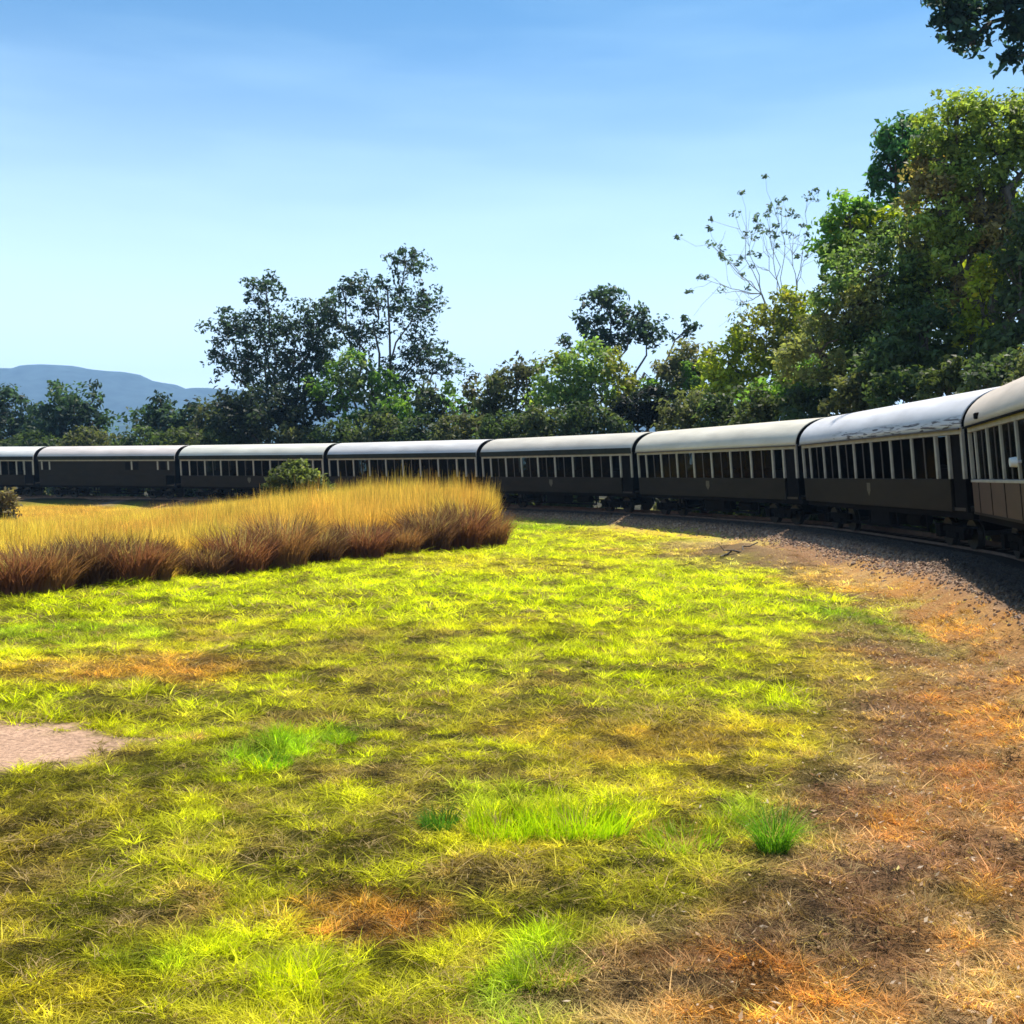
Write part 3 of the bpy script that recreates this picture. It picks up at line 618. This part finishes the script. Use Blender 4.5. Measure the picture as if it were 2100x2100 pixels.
T_('bush_tree', 'bright lime leafed column of foliage near the right edge', [(2030, 540, 32, 60), (2010, 610, 40, 50), (1985, 670, 38, 45)], 41, (.30, .33, .03), 120, leaf=.20, clump=.5, per=26, colour2=(.10, .13, .03), group=NG, dens=.9)
T_('broad_tree', 'dark shaded tree at the far right edge above the roof', [(2090, 520, 40, 90), (2100, 640, 50, 90), (2060, 720, 70, 60), (2140, 500, 50, 120)], 39, (.08, .11, .045), 121, leaf=.2, clump=.6, per=34, group=NG)
T_('broad_tree', 'shadowy understorey tree right behind the seventh carriage roof', [(1900, 690, 90, 70), (1970, 730, 70, 50), (1840, 750, 90, 45)], 42, (.08, .12, .05), 122, leaf=.2, clump=.55, per=36, group=NG)
T_('broad_tree', 'dull olive understorey tree behind the joint of the sixth and seventh carriage', [(1660, 790, 90, 40), (1740, 760, 80, 50), (1590, 810, 60, 35)], 52, (.15, .17, .07), 123, leaf=.22, clump=.6, per=34, colour2=GRN, group=NG)
# overhanging tree, rooted beyond the line outside the frame
T_('overhanging_tree', 'dark leafy branch hanging into the top right corner', [(2010, 20, 62, 38), (1945, 40, 34, 30), (1990, 85, 30, 28), (2080, 60, 45, 40), (1930, 5, 36, 24), (2080, 115, 18, 26), (2130, -40, 100, 60)], 43, (.03, .065, .055), 124, leaf=.25, clump=.6, per=30, root=(27.5, 46.5), forkz=23.5, tr=.34, dens=1.1)
# sparse bare tree
def bare_tree():
    d = 70; r = np.random.default_rng(131); e = empty('sparse_tree', ((1640 - 1050) / F * d, d, 0)); o3 = np.array(e.location)
    tag(e, 'nearly bare pale tree with thin fanning branches and a few leaf tufts on the skyline', 'tree')
    LBT = Limbs(); tips = [(1437, 568), (1458, 500), (1490, 530), (1505, 438), (1530, 480), (1560, 470), (1590, 415), (1655, 400), (1600, 430), (1570, 440), (1625, 480), (1650, 520), (1480, 590), (1520, 620)]
    f1 = np.array(at(1640, 760, d)); (vf, _) = limb((o3[0], d, -.3), f1, .22, .16, r); LBT.add((np.array(vf[0]) - o3, vf[1]))
    forks = [np.array(at(1600, 620, d + 1)), np.array(at(1560, 600, d - 1)), np.array(at(1630, 600, d))]
    for f in forks: (vf, _) = limb(f1, f, .09, .06, r); LBT.add((np.array(vf[0]) - o3, vf[1]))
    C = []; RR = []
    for i, (px, py) in enumerate(tips):
        q = np.array(at(px, py, d + r.uniform(-3, 3))); f = forks[1] if px < 1540 else forks[0] if px < 1610 else forks[2]
        (vf, pts) = limb(f, q, .034, .011, r, seg=6, wob=.03, sag=-.03); LBT.add((np.array(vf[0]) - o3, vf[1]))
        for k in range(5):
            s = pts[r.integers(3, 6)]; t = s + (q - f) * r.uniform(.1, .3) + r.normal(size=3) * .8
            (vf, _) = limb(s, t, .014, .007, r, seg=3, wob=.06); LBT.add((np.array(vf[0]) - o3, vf[1]))
            if k < 3 and i < 11: C.append(t); RR.append(.25)
        C.append(q); RR.append(.42)
        if i in (1, 4, 5, 7, 8): C.append(q + [.5, 0, -.2]); RR.append(.4)
    V, Fq, n = leaf_arrays(np.array(C) - o3, np.array(RR), 14, .20, r); tt = np.array((.09, .13, .13)) * (.7 + .6 * r.random((n, 1)))
    link('branches', LBT.mesh('branches'), M_barkpale, e); link('crown', np_mesh('crown', V, Fq, tint=tt), M_leaf, e)
bare_tree()
# undergrowth directly behind the train, individual shrubs
sh = [(-60, 905, 112), (60, 915, 106), (180, 912, 104), (290, 905, 101), (400, 900, 98), (500, 895, 95), (600, 893, 91), (690, 890, 88), (780, 885, 86), (870, 880, 82), (955, 872, 78), (1040, 868, 75), (1120, 860, 72), (1210, 858, 69),
      (1420, 830, 58), (1500, 825, 55), (1580, 825, 50), (1670, 815, 46), (1760, 795, 42), (1850, 780, 39), (1950, 760, 36), (2050, 745, 33), (2140, 740, 30)]
for i, (px, py, d) in enumerate(sh):
    w_ = 62 * 60 / d ** .5 / 7.6
    T_('undergrowth_shrub', None, [(px, py, 58, 26), (px + 25, py + 25, 55, 30), (px - 25, py + 40, 50, 40), (px - 30, YH + F * .9 / d, 52, F * 1.5 / d), (px + 30, YH + F * .9 / d, 52, F * 1.5 / d)], d, [(.07, .09, .035), (.05, .075, .035), (.10, .11, .05), (.06, .09, .035)][i % 4], 140 + i, cat='shrub',
       leaf=.22 * (d / 60) ** .6, clump=.55 * (d / 60) ** .5, per=30, tr=.08, dens=.8, group='shrubs along the back of the train')
names = [o for o in bpy.data.objects if o.name.startswith('undergrowth_shrub')]
side = ['above the roof of the leftmost carriage', 'under the dark left edge tree', 'under the spiky dark tree', 'in the hill gap', 'under the low blue green tree', 'under the squat olive tree', 'under the left airy tree',
        'between the airy pair', 'under the pale green bushy tree', 'under the dark rounded tree', 'left of the grey olive tree', 'under the grey olive tree', 'under the light green feathery tree', 'left of the nearly black shrub',
        'under the grey green tree', 'at the left foot of the yellow green tree', 'at the right foot of the yellow green tree', 'behind the joint of the sixth and seventh carriages', 'behind the left half of the seventh carriage roof',
        'behind the middle of the seventh carriage roof', 'behind the right end of the seventh carriage roof', 'above the joint of the two nearest carriages', 'behind the nearest carriage roof at the right edge']
for o, s in zip(names, side): o['label'] = 'low dull green shrub ' + s
# bushes in front of the train
T_('green_bush', 'round leafy green bush rising from the dry grass in front of a far carriage', [(600, 985, 46, 34), (575, 1005, 40, 32), (640, 1000, 34, 26), (610, 965, 30, 18)], 63, (.14, .17, .05), 170, cat='bush', leaf=.2, clump=.42, per=24, colour2=(.08, .10, .03), tr=.06)
T_('brown_bush', 'small grey brown bush at the left edge in the dry grass', [(8, 1035, 22, 24), (-15, 1050, 30, 34), (15, 1065, 18, 20)], 52, (.16, .13, .07), 171, cat='bush', leaf=.16, clump=.32, per=22, colour2=(.20, .12, .05), tr=.05)
open('/tmp/info.txt', 'w').write('leaves %d' % tot) if False else None

# ------------------------------------------------------------------ hills and haze
def ridge(name, d, prof, seed, depth, c):
    xs = np.linspace(-2400, 3600, 240); py = np.interp(xs, [p[0] for p in prof], [p[1] for p in prof])
    X = (xs - 1050) / F * d; H = CAMZ + (YH - py) / F * d; H = H + (fbm(X, X * 0, .012, 5, seed) - .5) * 38 + (fbm(X, X * 0, .05, 3, seed + 4) - .5) * 16
    rows = 26; V = []; 
    for j in range(rows):
        u = j / (rows - 1); prof_u = math.sin(min(1, u / .6) * math.pi / 2) ** 1.1 if u < .6 else math.cos((u - .6) / .4 * math.pi / 2) ** .9
        yy = d - depth * (.6 - u); rug = (fbm(X, X * 0 + yy * 1.0, .006, 5, seed + 1) - .5) * .55
        z = H * prof_u * (1 + rug * (1 if u < .55 else 0) * (1 - prof_u) * 2) - 3
        V.append(np.stack([X, np.full_like(X, yy), z], 1))
    V = np.concatenate(V); n_ = len(xs); idx = np.arange(rows * n_).reshape(rows, n_)
    Fq = np.stack([idx[:-1, :-1], idx[:-1, 1:], idx[1:, 1:], idx[1:, :-1]], -1).reshape(-1, 4)
    o = link(name, np_mesh(name, V, Fq, smooth=True), paint('forest_slope', c, rough=1, var=.5, scale=.02, spec=0)); tag(o, kind='structure'); return o
ridge('hills', 3900, [(-2400, 800), (-900, 745), (-300, 765), (0, 757), (50, 761), (110, 752), (160, 757), (205, 766), (265, 762), (300, 776), (315, 786), (350, 786), (372, 797), (430, 796), (600, 815), (900, 840), (1600, 850), (3600, 820)], 3, 1500, (.035, .055, .06))
ridge('foothills', 2900, [(-2400, 880), (-500, 850), (0, 858), (120, 868), (200, 858), (260, 872), (400, 845), (700, 880), (3600, 870)], 9, 900, (.03, .05, .03))
hb = MB().box(-6500, 6500, -700, 4900, -4.5, 480).mesh('haze'); ho = link('haze', hb); tag(ho, kind='stuff'); ho['label'] = 'thin blue haze over the valley'; ho['category'] = 'haze'
hm = bpy.data.materials.new('haze_air'); hm.use_nodes = True; hn = hm.node_tree; hn.nodes.clear()
ho_ = hn.nodes.new('ShaderNodeOutputMaterial'); pv = hn.nodes.new('ShaderNodeVolumePrincipled'); pv.inputs['Color'].default_value = (.36, .62, 1, 1); pv.inputs['Density'].default_value = 1.9e-4
pv.inputs['Anisotropy'].default_value = 0.0
hn.links.new(pv.outputs[0], ho_.inputs['Volume']); hb.materials.append(hm)

# ------------------------------------------------------------------ the track
M_rail = paint('rusty_rail', (.16, .10, .07), rough=.6, var=.3, metallic=.4)
M_sleeper = paint('timber_sleeper', (.10, .075, .06), rough=.9, var=.4, scale=6, bump=.5, stretch=(1, 6, 1))
trk = empty('railway_track', (float(CL[len(CL) // 2][0]), float(CL[len(CL) // 2][1]), 0)); tag(trk, 'narrow gauge railway track curving under the carriages', 'track')
to = Vector(trk.location)
def rail_mesh(off, dz):
    s = np.arange(L[-1] - 190, L[-1] - 12, 1.0); rings = []
    prof = [(-.065, -.14), (.065, -.14), (.065, -.12), (.012, -.11), (.012, -.045), (.034, -.035), (.034, 0), (-.034, 0), (-.034, -.035), (-.012, -.045), (-.012, -.11), (-.065, -.12)]
    for v in s:
        ring = []
        for (a, z) in prof:
            x, y = on_line(v, off + a); ring.append((float(x) - to.x, float(y) - to.y, RAIL + dz + z))
        rings.append(ring)
    return MB().loft(rings, closed=True).mesh('rail')
g2 = .56
link('rail', rail_mesh(-g2, -g2 * math.sin(CANT)), M_rail, trk); link('rail', rail_mesh(g2, g2 * math.sin(CANT)), M_rail, trk)
slp = MB().box(-.115, .115, -1.05, 1.05, -.27, -.141).mesh('sleeper', bevel=.01)
slp.materials.append(M_sleeper)
k = 0
for s in np.arange(L[-1] - 150, L[-1] - 14, .68):
    x, y = on_line(s, 0); x2, y2 = on_line(s + .3, 0); o = bpy.data.objects.new('sleeper', slp); col.objects.link(o); o.parent = trk
    o.location = (float(x) - to.x, float(y) - to.y, RAIL); o.rotation_euler = (CANT, 0, math.atan2(float(y2 - y), float(x2 - x)) + random.uniform(-.02, .02)); k += 1
print('sleepers', k)

# ------------------------------------------------------------------ carriages
M_body = paint('maroon_paint', (.012, .0085, .006), rough=.6, var=.3, scale=1.2, spec=.12, stretch=(1, 1, 3))
M_bodyl = paint('faded_maroon_paint', (.050, .025, .021), rough=.5, var=.25, scale=1.2, spec=.4, stretch=(1, 1, 3))
M_cream = paint('cream_trim', (.30, .28, .24), rough=.6, var=.18, scale=4)
M_trim2 = paint('brown_mullion', (.06, .05, .045), rough=.6, var=.2)
M_black = paint('underframe_black', (.006, .005, .005), rough=.9, var=.4, scale=5, bump=.2, spec=.05)
M_wheel = paint('wheel_steel', (.03, .027, .025), rough=.5, var=.3, metallic=.6)
M_inside = paint('varnished_inside', (.02, .012, .008), rough=.6)
M_seat = paint('seat_leather', (.03, .015, .01), rough=.5)
def roofmat(name, c, streaks=False):
    m = paint(name, c, rough=.6, var=.13, scale=1.1, spec=.12, stretch=(.5, 2.5, 1), bump=.04)
    if streaks:      # dark wavy marks above the gutter
        n = m.node_tree; b = n.nodes['Principled BSDF']; src = b.inputs['Base Color'].links[0].from_socket
        t = n.nodes.new('ShaderNodeTexCoord'); mp_ = n.nodes.new('ShaderNodeMapping'); mp_.inputs['Scale'].default_value = (.55, 1, 6.5)
        s = n.nodes.new('ShaderNodeTexNoise'); s.inputs['Scale'].default_value = 2.0; s.inputs['Detail'].default_value = 2; s.inputs['Distortion'].default_value = 1.2
        n.links.new(t.outputs['Object'], mp_.inputs[0]); n.links.new(mp_.outputs[0], s.inputs['Vector'])
        r = ramp(n, s.outputs[0], [(.52, (0, 0, 0)), (.60, (1, 1, 1))])
        sp = n.nodes.new('ShaderNodeSeparateXYZ'); n.links.new(t.outputs['Object'], sp.inputs[0])
        h = n.nodes.new('ShaderNodeMapRange'); h.inputs['From Min'].default_value = 3.42; h.inputs['From Max'].default_value = 3.30; n.links.new(sp.outputs['Z'], h.inputs['Value'])
        x_ = n.nodes.new('ShaderNodeMapRange'); x_.inputs['From Min'].default_value = -3.8; x_.inputs['From Max'].default_value = -2.0; n.links.new(sp.outputs['X'], x_.inputs['Value'])
        mu = n.nodes.new('ShaderNodeMath'); mu.operation = 'MULTIPLY'; n.links.new(r.outputs[0], mu.inputs[0]); n.links.new(h.outputs[0], mu.inputs[1])
        mu2 = n.nodes.new('ShaderNodeMath'); mu2.operation = 'MULTIPLY'; n.links.new(mu.outputs[0], mu2.inputs[0]); n.links.new(x_.outputs[0], mu2.inputs[1])
        mxx = n.nodes.new('ShaderNodeMixRGB'); mxx.inputs[2].default_value = (.10, .09, .10, 1)
        n.links.new(mu2.outputs[0], mxx.inputs[0]); n.links.new(src, mxx.inputs[1]); n.links.new(mxx.outputs[0], b.inputs['Base Color'])
    return m
M_pane = bpy.data.materials.new('window_glass'); M_pane.use_nodes = True; n = M_pane.node_tree; n.nodes.clear()
o_ = n.nodes.new('ShaderNodeOutputMaterial'); tr_ = n.nodes.new('ShaderNodeBsdfTransparent'); tr_.inputs[0].default_value = (.45, .47, .46, 1)
gl = n.nodes.new('ShaderNodeBsdfGlossy'); gl.inputs['Roughness'].default_value = .08; gl.inputs[0].default_value = (.3, .3, .3, 1); fr_ = n.nodes.new('ShaderNodeFresnel'); fr_.inputs[0].default_value = 1.12
mi = n.nodes.new('ShaderNodeMixShader'); n.links.new(fr_.outputs[0], mi.inputs[0]); n.links.new(tr_.outputs[0], mi.inputs[1]); n.links.new(gl.outputs[0], mi.inputs[2]); n.links.new(mi.outputs[0], o_.inputs[0])
M_eave_shade = paint('eave_shade_paint', (.018, .022, .018), rough=.7, spec=.1)
M_blackout = paint('added_blackout', (.008, .007, .006), rough=.9, spec=.05)  # opaque far-side panes, added to keep the interior dark
M_crest = paint('tarnished_crest', (.07, .06, .04), rough=.6, var=.5, scale=20)
M_disc = paint('white_enamel', (.8, .8, .78), rough=.25, var=.05)

HL = 6.78; HW = 1.35             # half length, half width; z measured from the rail head
Zb, Zs, Zh, Ze, Zt = 1.03, 1.85, 2.95, 3.10, 4.04
fr = [0, .95, 2.52, 4.09, 5.66, 7.23, 8.80, 10.37, 11.94, 12.68, 13.56]
posts = [-HL + v for v in fr]
def roof_profile(z0=Ze, zt=Zt, hw=HW + .07, n=22):
    p = []
    for i in range(n + 1):
        a = math.pi * i / n; c, s = math.cos(a), math.sin(a)
        y = -hw * c; z = z0 + (zt - z0) * s
        p.append((y, z))
    return p
def roof_mesh(vents=True):
    pr = roof_profile(); b = MB(); rings = []
    for x in (-HL - .06, -HL, HL, HL + .06):
        k = .985 if abs(x) > HL else 1.0
        outer = [(x, y * k, Ze + (z - Ze) * k) for (y, z) in pr]; inner = [(x, y * .965, Ze + (z - Ze) * .955) for (y, z) in reversed(pr)]
        rings.append(outer + inner)
    b.loft(rings, closed=True, cap=False)
    n = len(rings[0]); h = len(pr)
    for r_ in (rings[0], rings[-1]):
        for i in range(h - 1): b.add([r_[i], r_[i + 1], r_[n - 2 - i], r_[n - 1 - i]], [(0, 1, 2, 3)])
    me = b.mesh('roof')
    for p in me.polygons: p.use_smooth = abs(p.normal.x) < .5
    return me
me_roof = roof_mesh()
def wall_mesh(side):
    y0, y1 = (-HW, -HW + .06) if side < 0 else (HW - .06, HW); b = MB()
    b.box(-HL, posts[9], y0, y1, Zb, Zs - .002)
    return b.mesh('side_wall', bevel=.008)
me = {}
me['near_wall'] = wall_mesh(-1); me['far_wall'] = wall_mesh(1)
def endwall(x0, x1):
    b = MB(); pr = roof_profile(hw=HW - .04, zt=Zt - .05)
    ring = lambda x: [(x, -HW + .07, Zb)] + [(x, y * .965, z - .012) for (y, z) in pr] + [(x, HW - .07, Zb)]
    b.loft([ring(x0), ring(x1)], closed=True); return b.mesh('end_wall')
me['end_a'] = endwall(-HL + .01, -HL + .08); me['end_b'] = endwall(HL - .95, HL - .88)
me['floor'] = MB().box(-HL + .02, HL - .02, -HW + .063, HW - .063, Zb + .02, Zb + .10).mesh('floor')
b = MB()
for s in (-1, 1): b.box(-HL, HL, *sorted((s * (HW + .004), s * (HW - .075))), Zh, Ze + .02)
me['head'] = b.mesh('window_header', bevel=.006)
me['post'] = MB().box(-.055, .055, -.075, .008, Zs, Zh - .002).mesh('window_post', bevel=.008)
me['mull'] = MB().box(-.03, .03, -.062, -.022, Zs, Zh - .002).mesh('mullion')
me['pane'] = MB().box(-.72, .72, -.046, -.040, Zs + .01, Zh - .01).mesh('window_pane')
b = MB().box(-HL - .05, HL + .05, -HW + .1, HW - .1, .86, Zb + .018)
for s in (-1, 1):
    b.box(-3.4, 3.4, *sorted((s * .95, s * 1.0)), .36, .44); b.box(-3.4, -3.32, *sorted((s * .95, s * 1.0)), .44, .86); b.box(3.32, 3.4, *sorted((s * .95, s * 1.0)), .44, .86)
    b.box(-1.2, -1.14, *sorted((s * .95, s * 1.0)), .44, .86); b.box(1.14, 1.2, *sorted((s * .95, s * 1.0)), .44, .86)
me['frame'] = b.mesh('underframe')
me['tank'] = MB().box(-.9, .75, -1.05, -.45, .42, .859).mesh('battery_box', bevel=.03)
me['cyl'] = MB().cyl((1.6, -.7, .62), (2.6, -.7, .62), .19, 14).mesh('air_reservoir')
b = MB()
for s in (-1, 1):
    b.box(-1.15, 1.15, *sorted((s * .80, s * .90)), .42, .60); b.box(-.35, .35, *sorted((s * .80, s * .93)), .26, .42)
    for a in (-.8, .8): b.box(a - .17, a + .17, *sorted((s * .78, s * .97)), .26, .58)
    for a in (-.2, 0, .2): b.cyl((a, s * .86, .28), (a, s * .86, .46), .07, 8)
b.box(-.22, .22, -.80, .80, .34, .66); b.cyl((0, 0, .6), (0, 0, .858), .25, 10)
me['bogie'] = b.mesh('bogie')
b = MB()
b.cyl((0, -.70, .38), (0, -.58, .38), .38, 24); b.cyl((0, .70, .38), (0, .58, .38), .38, 24)
b.cyl((0, -.57, .38), (0, -.53, .38), .42, 24); b.cyl((0, .57, .38), (0, .53, .38), .42, 24); b.cyl((0, -.57, .38), (0, .57, .38), .07, 8)
me['wheelset'] = b.mesh('wheelset')
b = MB().box(HL - .83, HL - .10, -HW + .07, -HW + .10, Zb + .1, Zh - .01); me['door'] = b.mesh('door', bevel=.006)
b = MB()
for y in (-.55, .50): b.box(HL + .002, HL + .34, y, y + .06, Zb + .15, Ze - .1)
b.box(HL + .002, HL + .34, -.55, .56, Ze - .1, Ze); me['bellows'] = b.mesh('gangway_bellows')
b = MB().box(HL - .8, HL - .15, -HW - .02, -HW + .3, .62, .66).box(HL - .8, HL - .15, -HW + .1, -HW + .4, .84, .87)
me['step'] = b.mesh('door_step')
b = MB().box(HL - .10, HL, -HW + .004, -HW + .08, Zb, Zs - .003).box(HL - .10, HL, HW - .08, HW - .004, Zb, Zs - .003); me['corner'] = b.mesh('corner_post')
b = MB()
for i in range(7):
    x = -HL + 1.73 + 1.57 * i
    for s in (-1, 1): b.box(x - .06, x + .06, *sorted((s * .35, s * 1.2)), Zb + .11, Zb + 1.05); b.box(x - .35, x + .35, *sorted((s * .35, s * 1.2)), Zb + .45, Zb + .53)
me['seats'] = b.mesh('seats')
me['crest'] = MB().add([(-.14, -HW - .006, 1.72), (.14, -HW - .006, 1.72), (.15, -HW - .006, 1.5), (0, -HW - .006, 1.32), (-.15, -HW - .006, 1.5),
                        (-.14, -HW + .01, 1.72), (.14, -HW + .01, 1.72), (.15, -HW + .01, 1.5), (0, -HW + .01, 1.32), (-.15, -HW + .01, 1.5)],
                       [(0, 1, 2, 3, 4), (9, 8, 7, 6, 5), (0, 5, 6, 1), (1, 6, 7, 2), (2, 7, 8, 3), (3, 8, 9, 4), (4, 9, 5, 0)]).mesh('crest')
b = MB()
for s in (-1, 1): b.box(-HL - .05, HL + .05, *sorted((s * (HW + .065), s * (HW + .105))), Ze - .045, Ze + .0)
me['gutter'] = b.mesh('gutter')
b = MB()
for s in (-1, 1): b.box(-HL - .05, HL + .05, *sorted((s * (HW + .045), s * (HW + .095))), Ze - .045, Ze + .24)
me['eave_shade_band'] = b.mesh('eave_shade_band', bevel=.01)  # dark band that paints eave shade along the roof's lower edge
b = MB()
for s in (-1, 1): b.box(-HL, posts[9], *sorted((s * (HW + .02), s * (HW - .0))), Zs - .075, Zs - .01)
me['sill'] = b.mesh('window_sill', bevel=.006)
b = MB()
for x in posts[1:10]: b.box(x - .025, x + .025, -HW - .012, -HW + .002, Zb + .02, Zs - .08)
b.box(-HL, posts[9], -HW - .014, -HW + .001, Zb - .01, Zb + .045)
me['batten'] = b.mesh('panel_batten')
def carriage(i, label, roof_c, kind='open'):
    c, yaw = cars[i]; e = empty('railway_carriage', (c.x, c.y, RAIL)); e.rotation_euler = Matrix.Rotation(yaw, 3, 'Z').to_euler()
    M = Matrix.Translation((c.x, c.y, RAIL)) @ Matrix.Rotation(yaw, 4, 'Z') @ Matrix.Rotation(CANT, 4, 'X'); e.matrix_world = M
    e.rotation_euler = (CANT, 0, yaw)
    tag(e, label, 'train carriage', 'carriages of the curving train')
    body = M_bodyl if i == 7 else M_body
    def p(name, key, m, par=e, loc=None, rz=0, lab=None):
        q = me[key]
        if not q.materials: q.materials.append(m)
        if q.materials[0] is not m:
            q = q.copy(); q.materials.clear(); q.materials.append(m)
        o = bpy.data.objects.new(name, q); col.objects.link(o); o.parent = par
        if loc: o.location = loc
        if rz: o.rotation_euler = (0, 0, rz)
        if lab: o['label'] = lab
        return o
    rm = roofmat('roof_paint', roof_c, streaks=(i == 6)); rme = me_roof.copy(); rme.materials.append(rm); ro = link('roof', rme, None, e)
    p('gutter', 'gutter', M_trim2 if i != 7 else M_black, ro) if i > 4 else p('eave_shade_band', 'eave_shade_band', M_eave_shade, ro)
    p('side_wall', 'near_wall', body); p('side_wall', 'far_wall', body); p('end_wall', 'end_a', M_black); p('end_wall', 'end_b', M_black); p('floor', 'floor', M_inside)
    p('window_header', 'head', M_cream if i != 7 else M_cream)
    p('underframe', 'frame', M_black); p('battery_box', 'tank', M_black); p('air_reservoir', 'cyl', M_black); p('gangway_bellows', 'bellows', M_black); p('door_step', 'step', M_black)
    p('corner_post', 'corner', M_black); p('seats', 'seats', M_seat)
    if kind == 'open':
        p('crest', 'crest', M_crest)
        for s, y in ((1, -HW), (-1, HW)):
            for j, x in enumerate(posts):
                xx = min(max(x, -HL + .057), HL - .057)
                o = p('window_post', 'post', M_cream, loc=(xx, y, 0)); 
                if s < 0: o.rotation_euler = (0, 0, math.pi)
                if s > 0: o.location = (xx, y, 0); o.scale = (1, -1, 1)
                else: o.scale = (1, -1, 1)
            for j in range(1, 8):
                xm = (posts[j] + posts[j + 1]) / 2
                o = p('mullion', 'mull', M_trim2, loc=(xm, y, 0)); o2 = p('window_pane', 'pane', M_pane if s > 0 else M_blackout, loc=(xm, y, 0))  # far-side panes are the added blackout, not glass
                for q in (o, o2): q.scale = (1, -s, 1)
        p('door', 'door', M_black)
    else:       # closed van: panelled wall with a few narrow half windows near the ends
        bw = MB()
        for s in (-1, 1): bw.box(-HL, HL, *sorted((s * HW, s * (HW - .05))), Zs, Zh - .001)
        me_ = bw.mesh('upper_wall'); link('upper_wall', me_, M_body, e)
        sp = MB().box(-.07, .07, -.012, .012, Zs + .42, Zh - .02).mesh('window_post', bevel=.004); sp.materials.append(M_cream)
        dw = MB().box(-.24, .24, -.008, .008, Zs + .42, Zh - .04).mesh('window_pane'); dw.materials.append(M_black)
        for x in (-6.4, -5.6, 2.7, 5.2, 6.2):
            o = bpy.data.objects.new('window_post', sp); col.objects.link(o); o.parent = e; o.location = (x, -HW - .014, 0)
        for x in (-6.0, 2.3, 3.1, 5.7):
            o = bpy.data.objects.new('window_pane', dw); col.objects.link(o); o.parent = e; o.location = (x, -HW - .009, 0)
    if i == 7:
        p('window_sill', 'sill', M_cream); p('panel_batten', 'batten', M_body)
        lm = MB().cyl((0, 0, 0), (0, .10, 0), .03, 10).cyl((0, -.10, 0), (0, .02, 0), .085, 14, .10).mesh('side_disc', smooth=False); lo = link('side_disc', lm, M_disc, e); lo.location = (-HL + 5.9, -HW - .09, Zs + .33)  # small round white disc of unknown use beside the windows
        vm = MB().box(-.10, .10, -.10, .02, -.06, .08).mesh('roof_vent', bevel=.02); vo = link('roof_vent', vm, M_black, ro); vo.location = (-HL + 1.9, -HW - .02, Ze + .15)
    Mi = Matrix.Rotation(yaw, 4, 'Z')
    for sgn in (-1, 1):
        bc = c + Vector((math.cos(yaw), math.sin(yaw))) * BOG * sgn
        s = L[int(np.argmin(np.hypot(CL[:, 0] - bc.x, CL[:, 1] - bc.y)))]; xa, ya = on_line(s - 1, 0); xb, yb = on_line(s + 1, 0); th = math.atan2(float(yb - ya), float(xb - xa)) - yaw
        bo = p('bogie', 'bogie', M_black, loc=(BOG * sgn, 0, 0), rz=th)
        for a in (-.8, .8): p('wheelset', 'wheelset', M_wheel, bo, loc=(a, 0, 0))
    return e
W8 = [('leftmost carriage of the train, cut off by the left edge', (.56, .56, .55), 'open'), ('closed dark van with few small windows, second carriage from the left', (.52, .47, .45), 'van'),
      ('carriage partly hidden by the green bush, third from the left', (.52, .51, .45), 'open'), ('carriage with greyish white roof, behind the right part of the dry grass', (.50, .49, .49), 'open'),
      ('carriage whose left end meets the corner of the dry grass, greyish cream roof', (.46, .43, .38), 'open'), ('carriage with cream roof, third from the right', (.50, .47, .40), 'open'),
      ('carriage with bluish white roof marked dark above the windows', (.50, .50, .53), 'open'), ('nearest maroon carriage with cream window sill, cut off by the right edge', (.50, .43, .37), 'open')]
for i in range(8): carriage(i, *W8[i])
# dead branch on the dirt mound beside the track
r = np.random.default_rng(5); LB = Limbs()
b0 = np.array([6.2, 31.8, float(height(np.array([6.2]), np.array([31.8]))[0]) + .03])
(vf, pts) = limb(b0, b0 + [1.3, .9, .38], .035, .02, r, seg=6, wob=.05); LB.add(vf)
(vf, pts2) = limb(pts[3], pts[3] + np.array([1.5, -.8, -.28]), .028, .012, r, seg=5, wob=.06); LB.add(vf)
(vf, _) = limb(pts[2], pts[2] + np.array([-.6, -.5, .2]), .02, .008, r, seg=4); LB.add(vf)
V0 = np.array(LB.V) - b0; dbm = np_mesh('dead_branch', V0, np.array(LB.F), smooth=True); db = link('dead_branch', dbm, M_bark); db.location = b0
tag(db, 'dark dead branch lying on the dirt mound beside the track', 'branch')
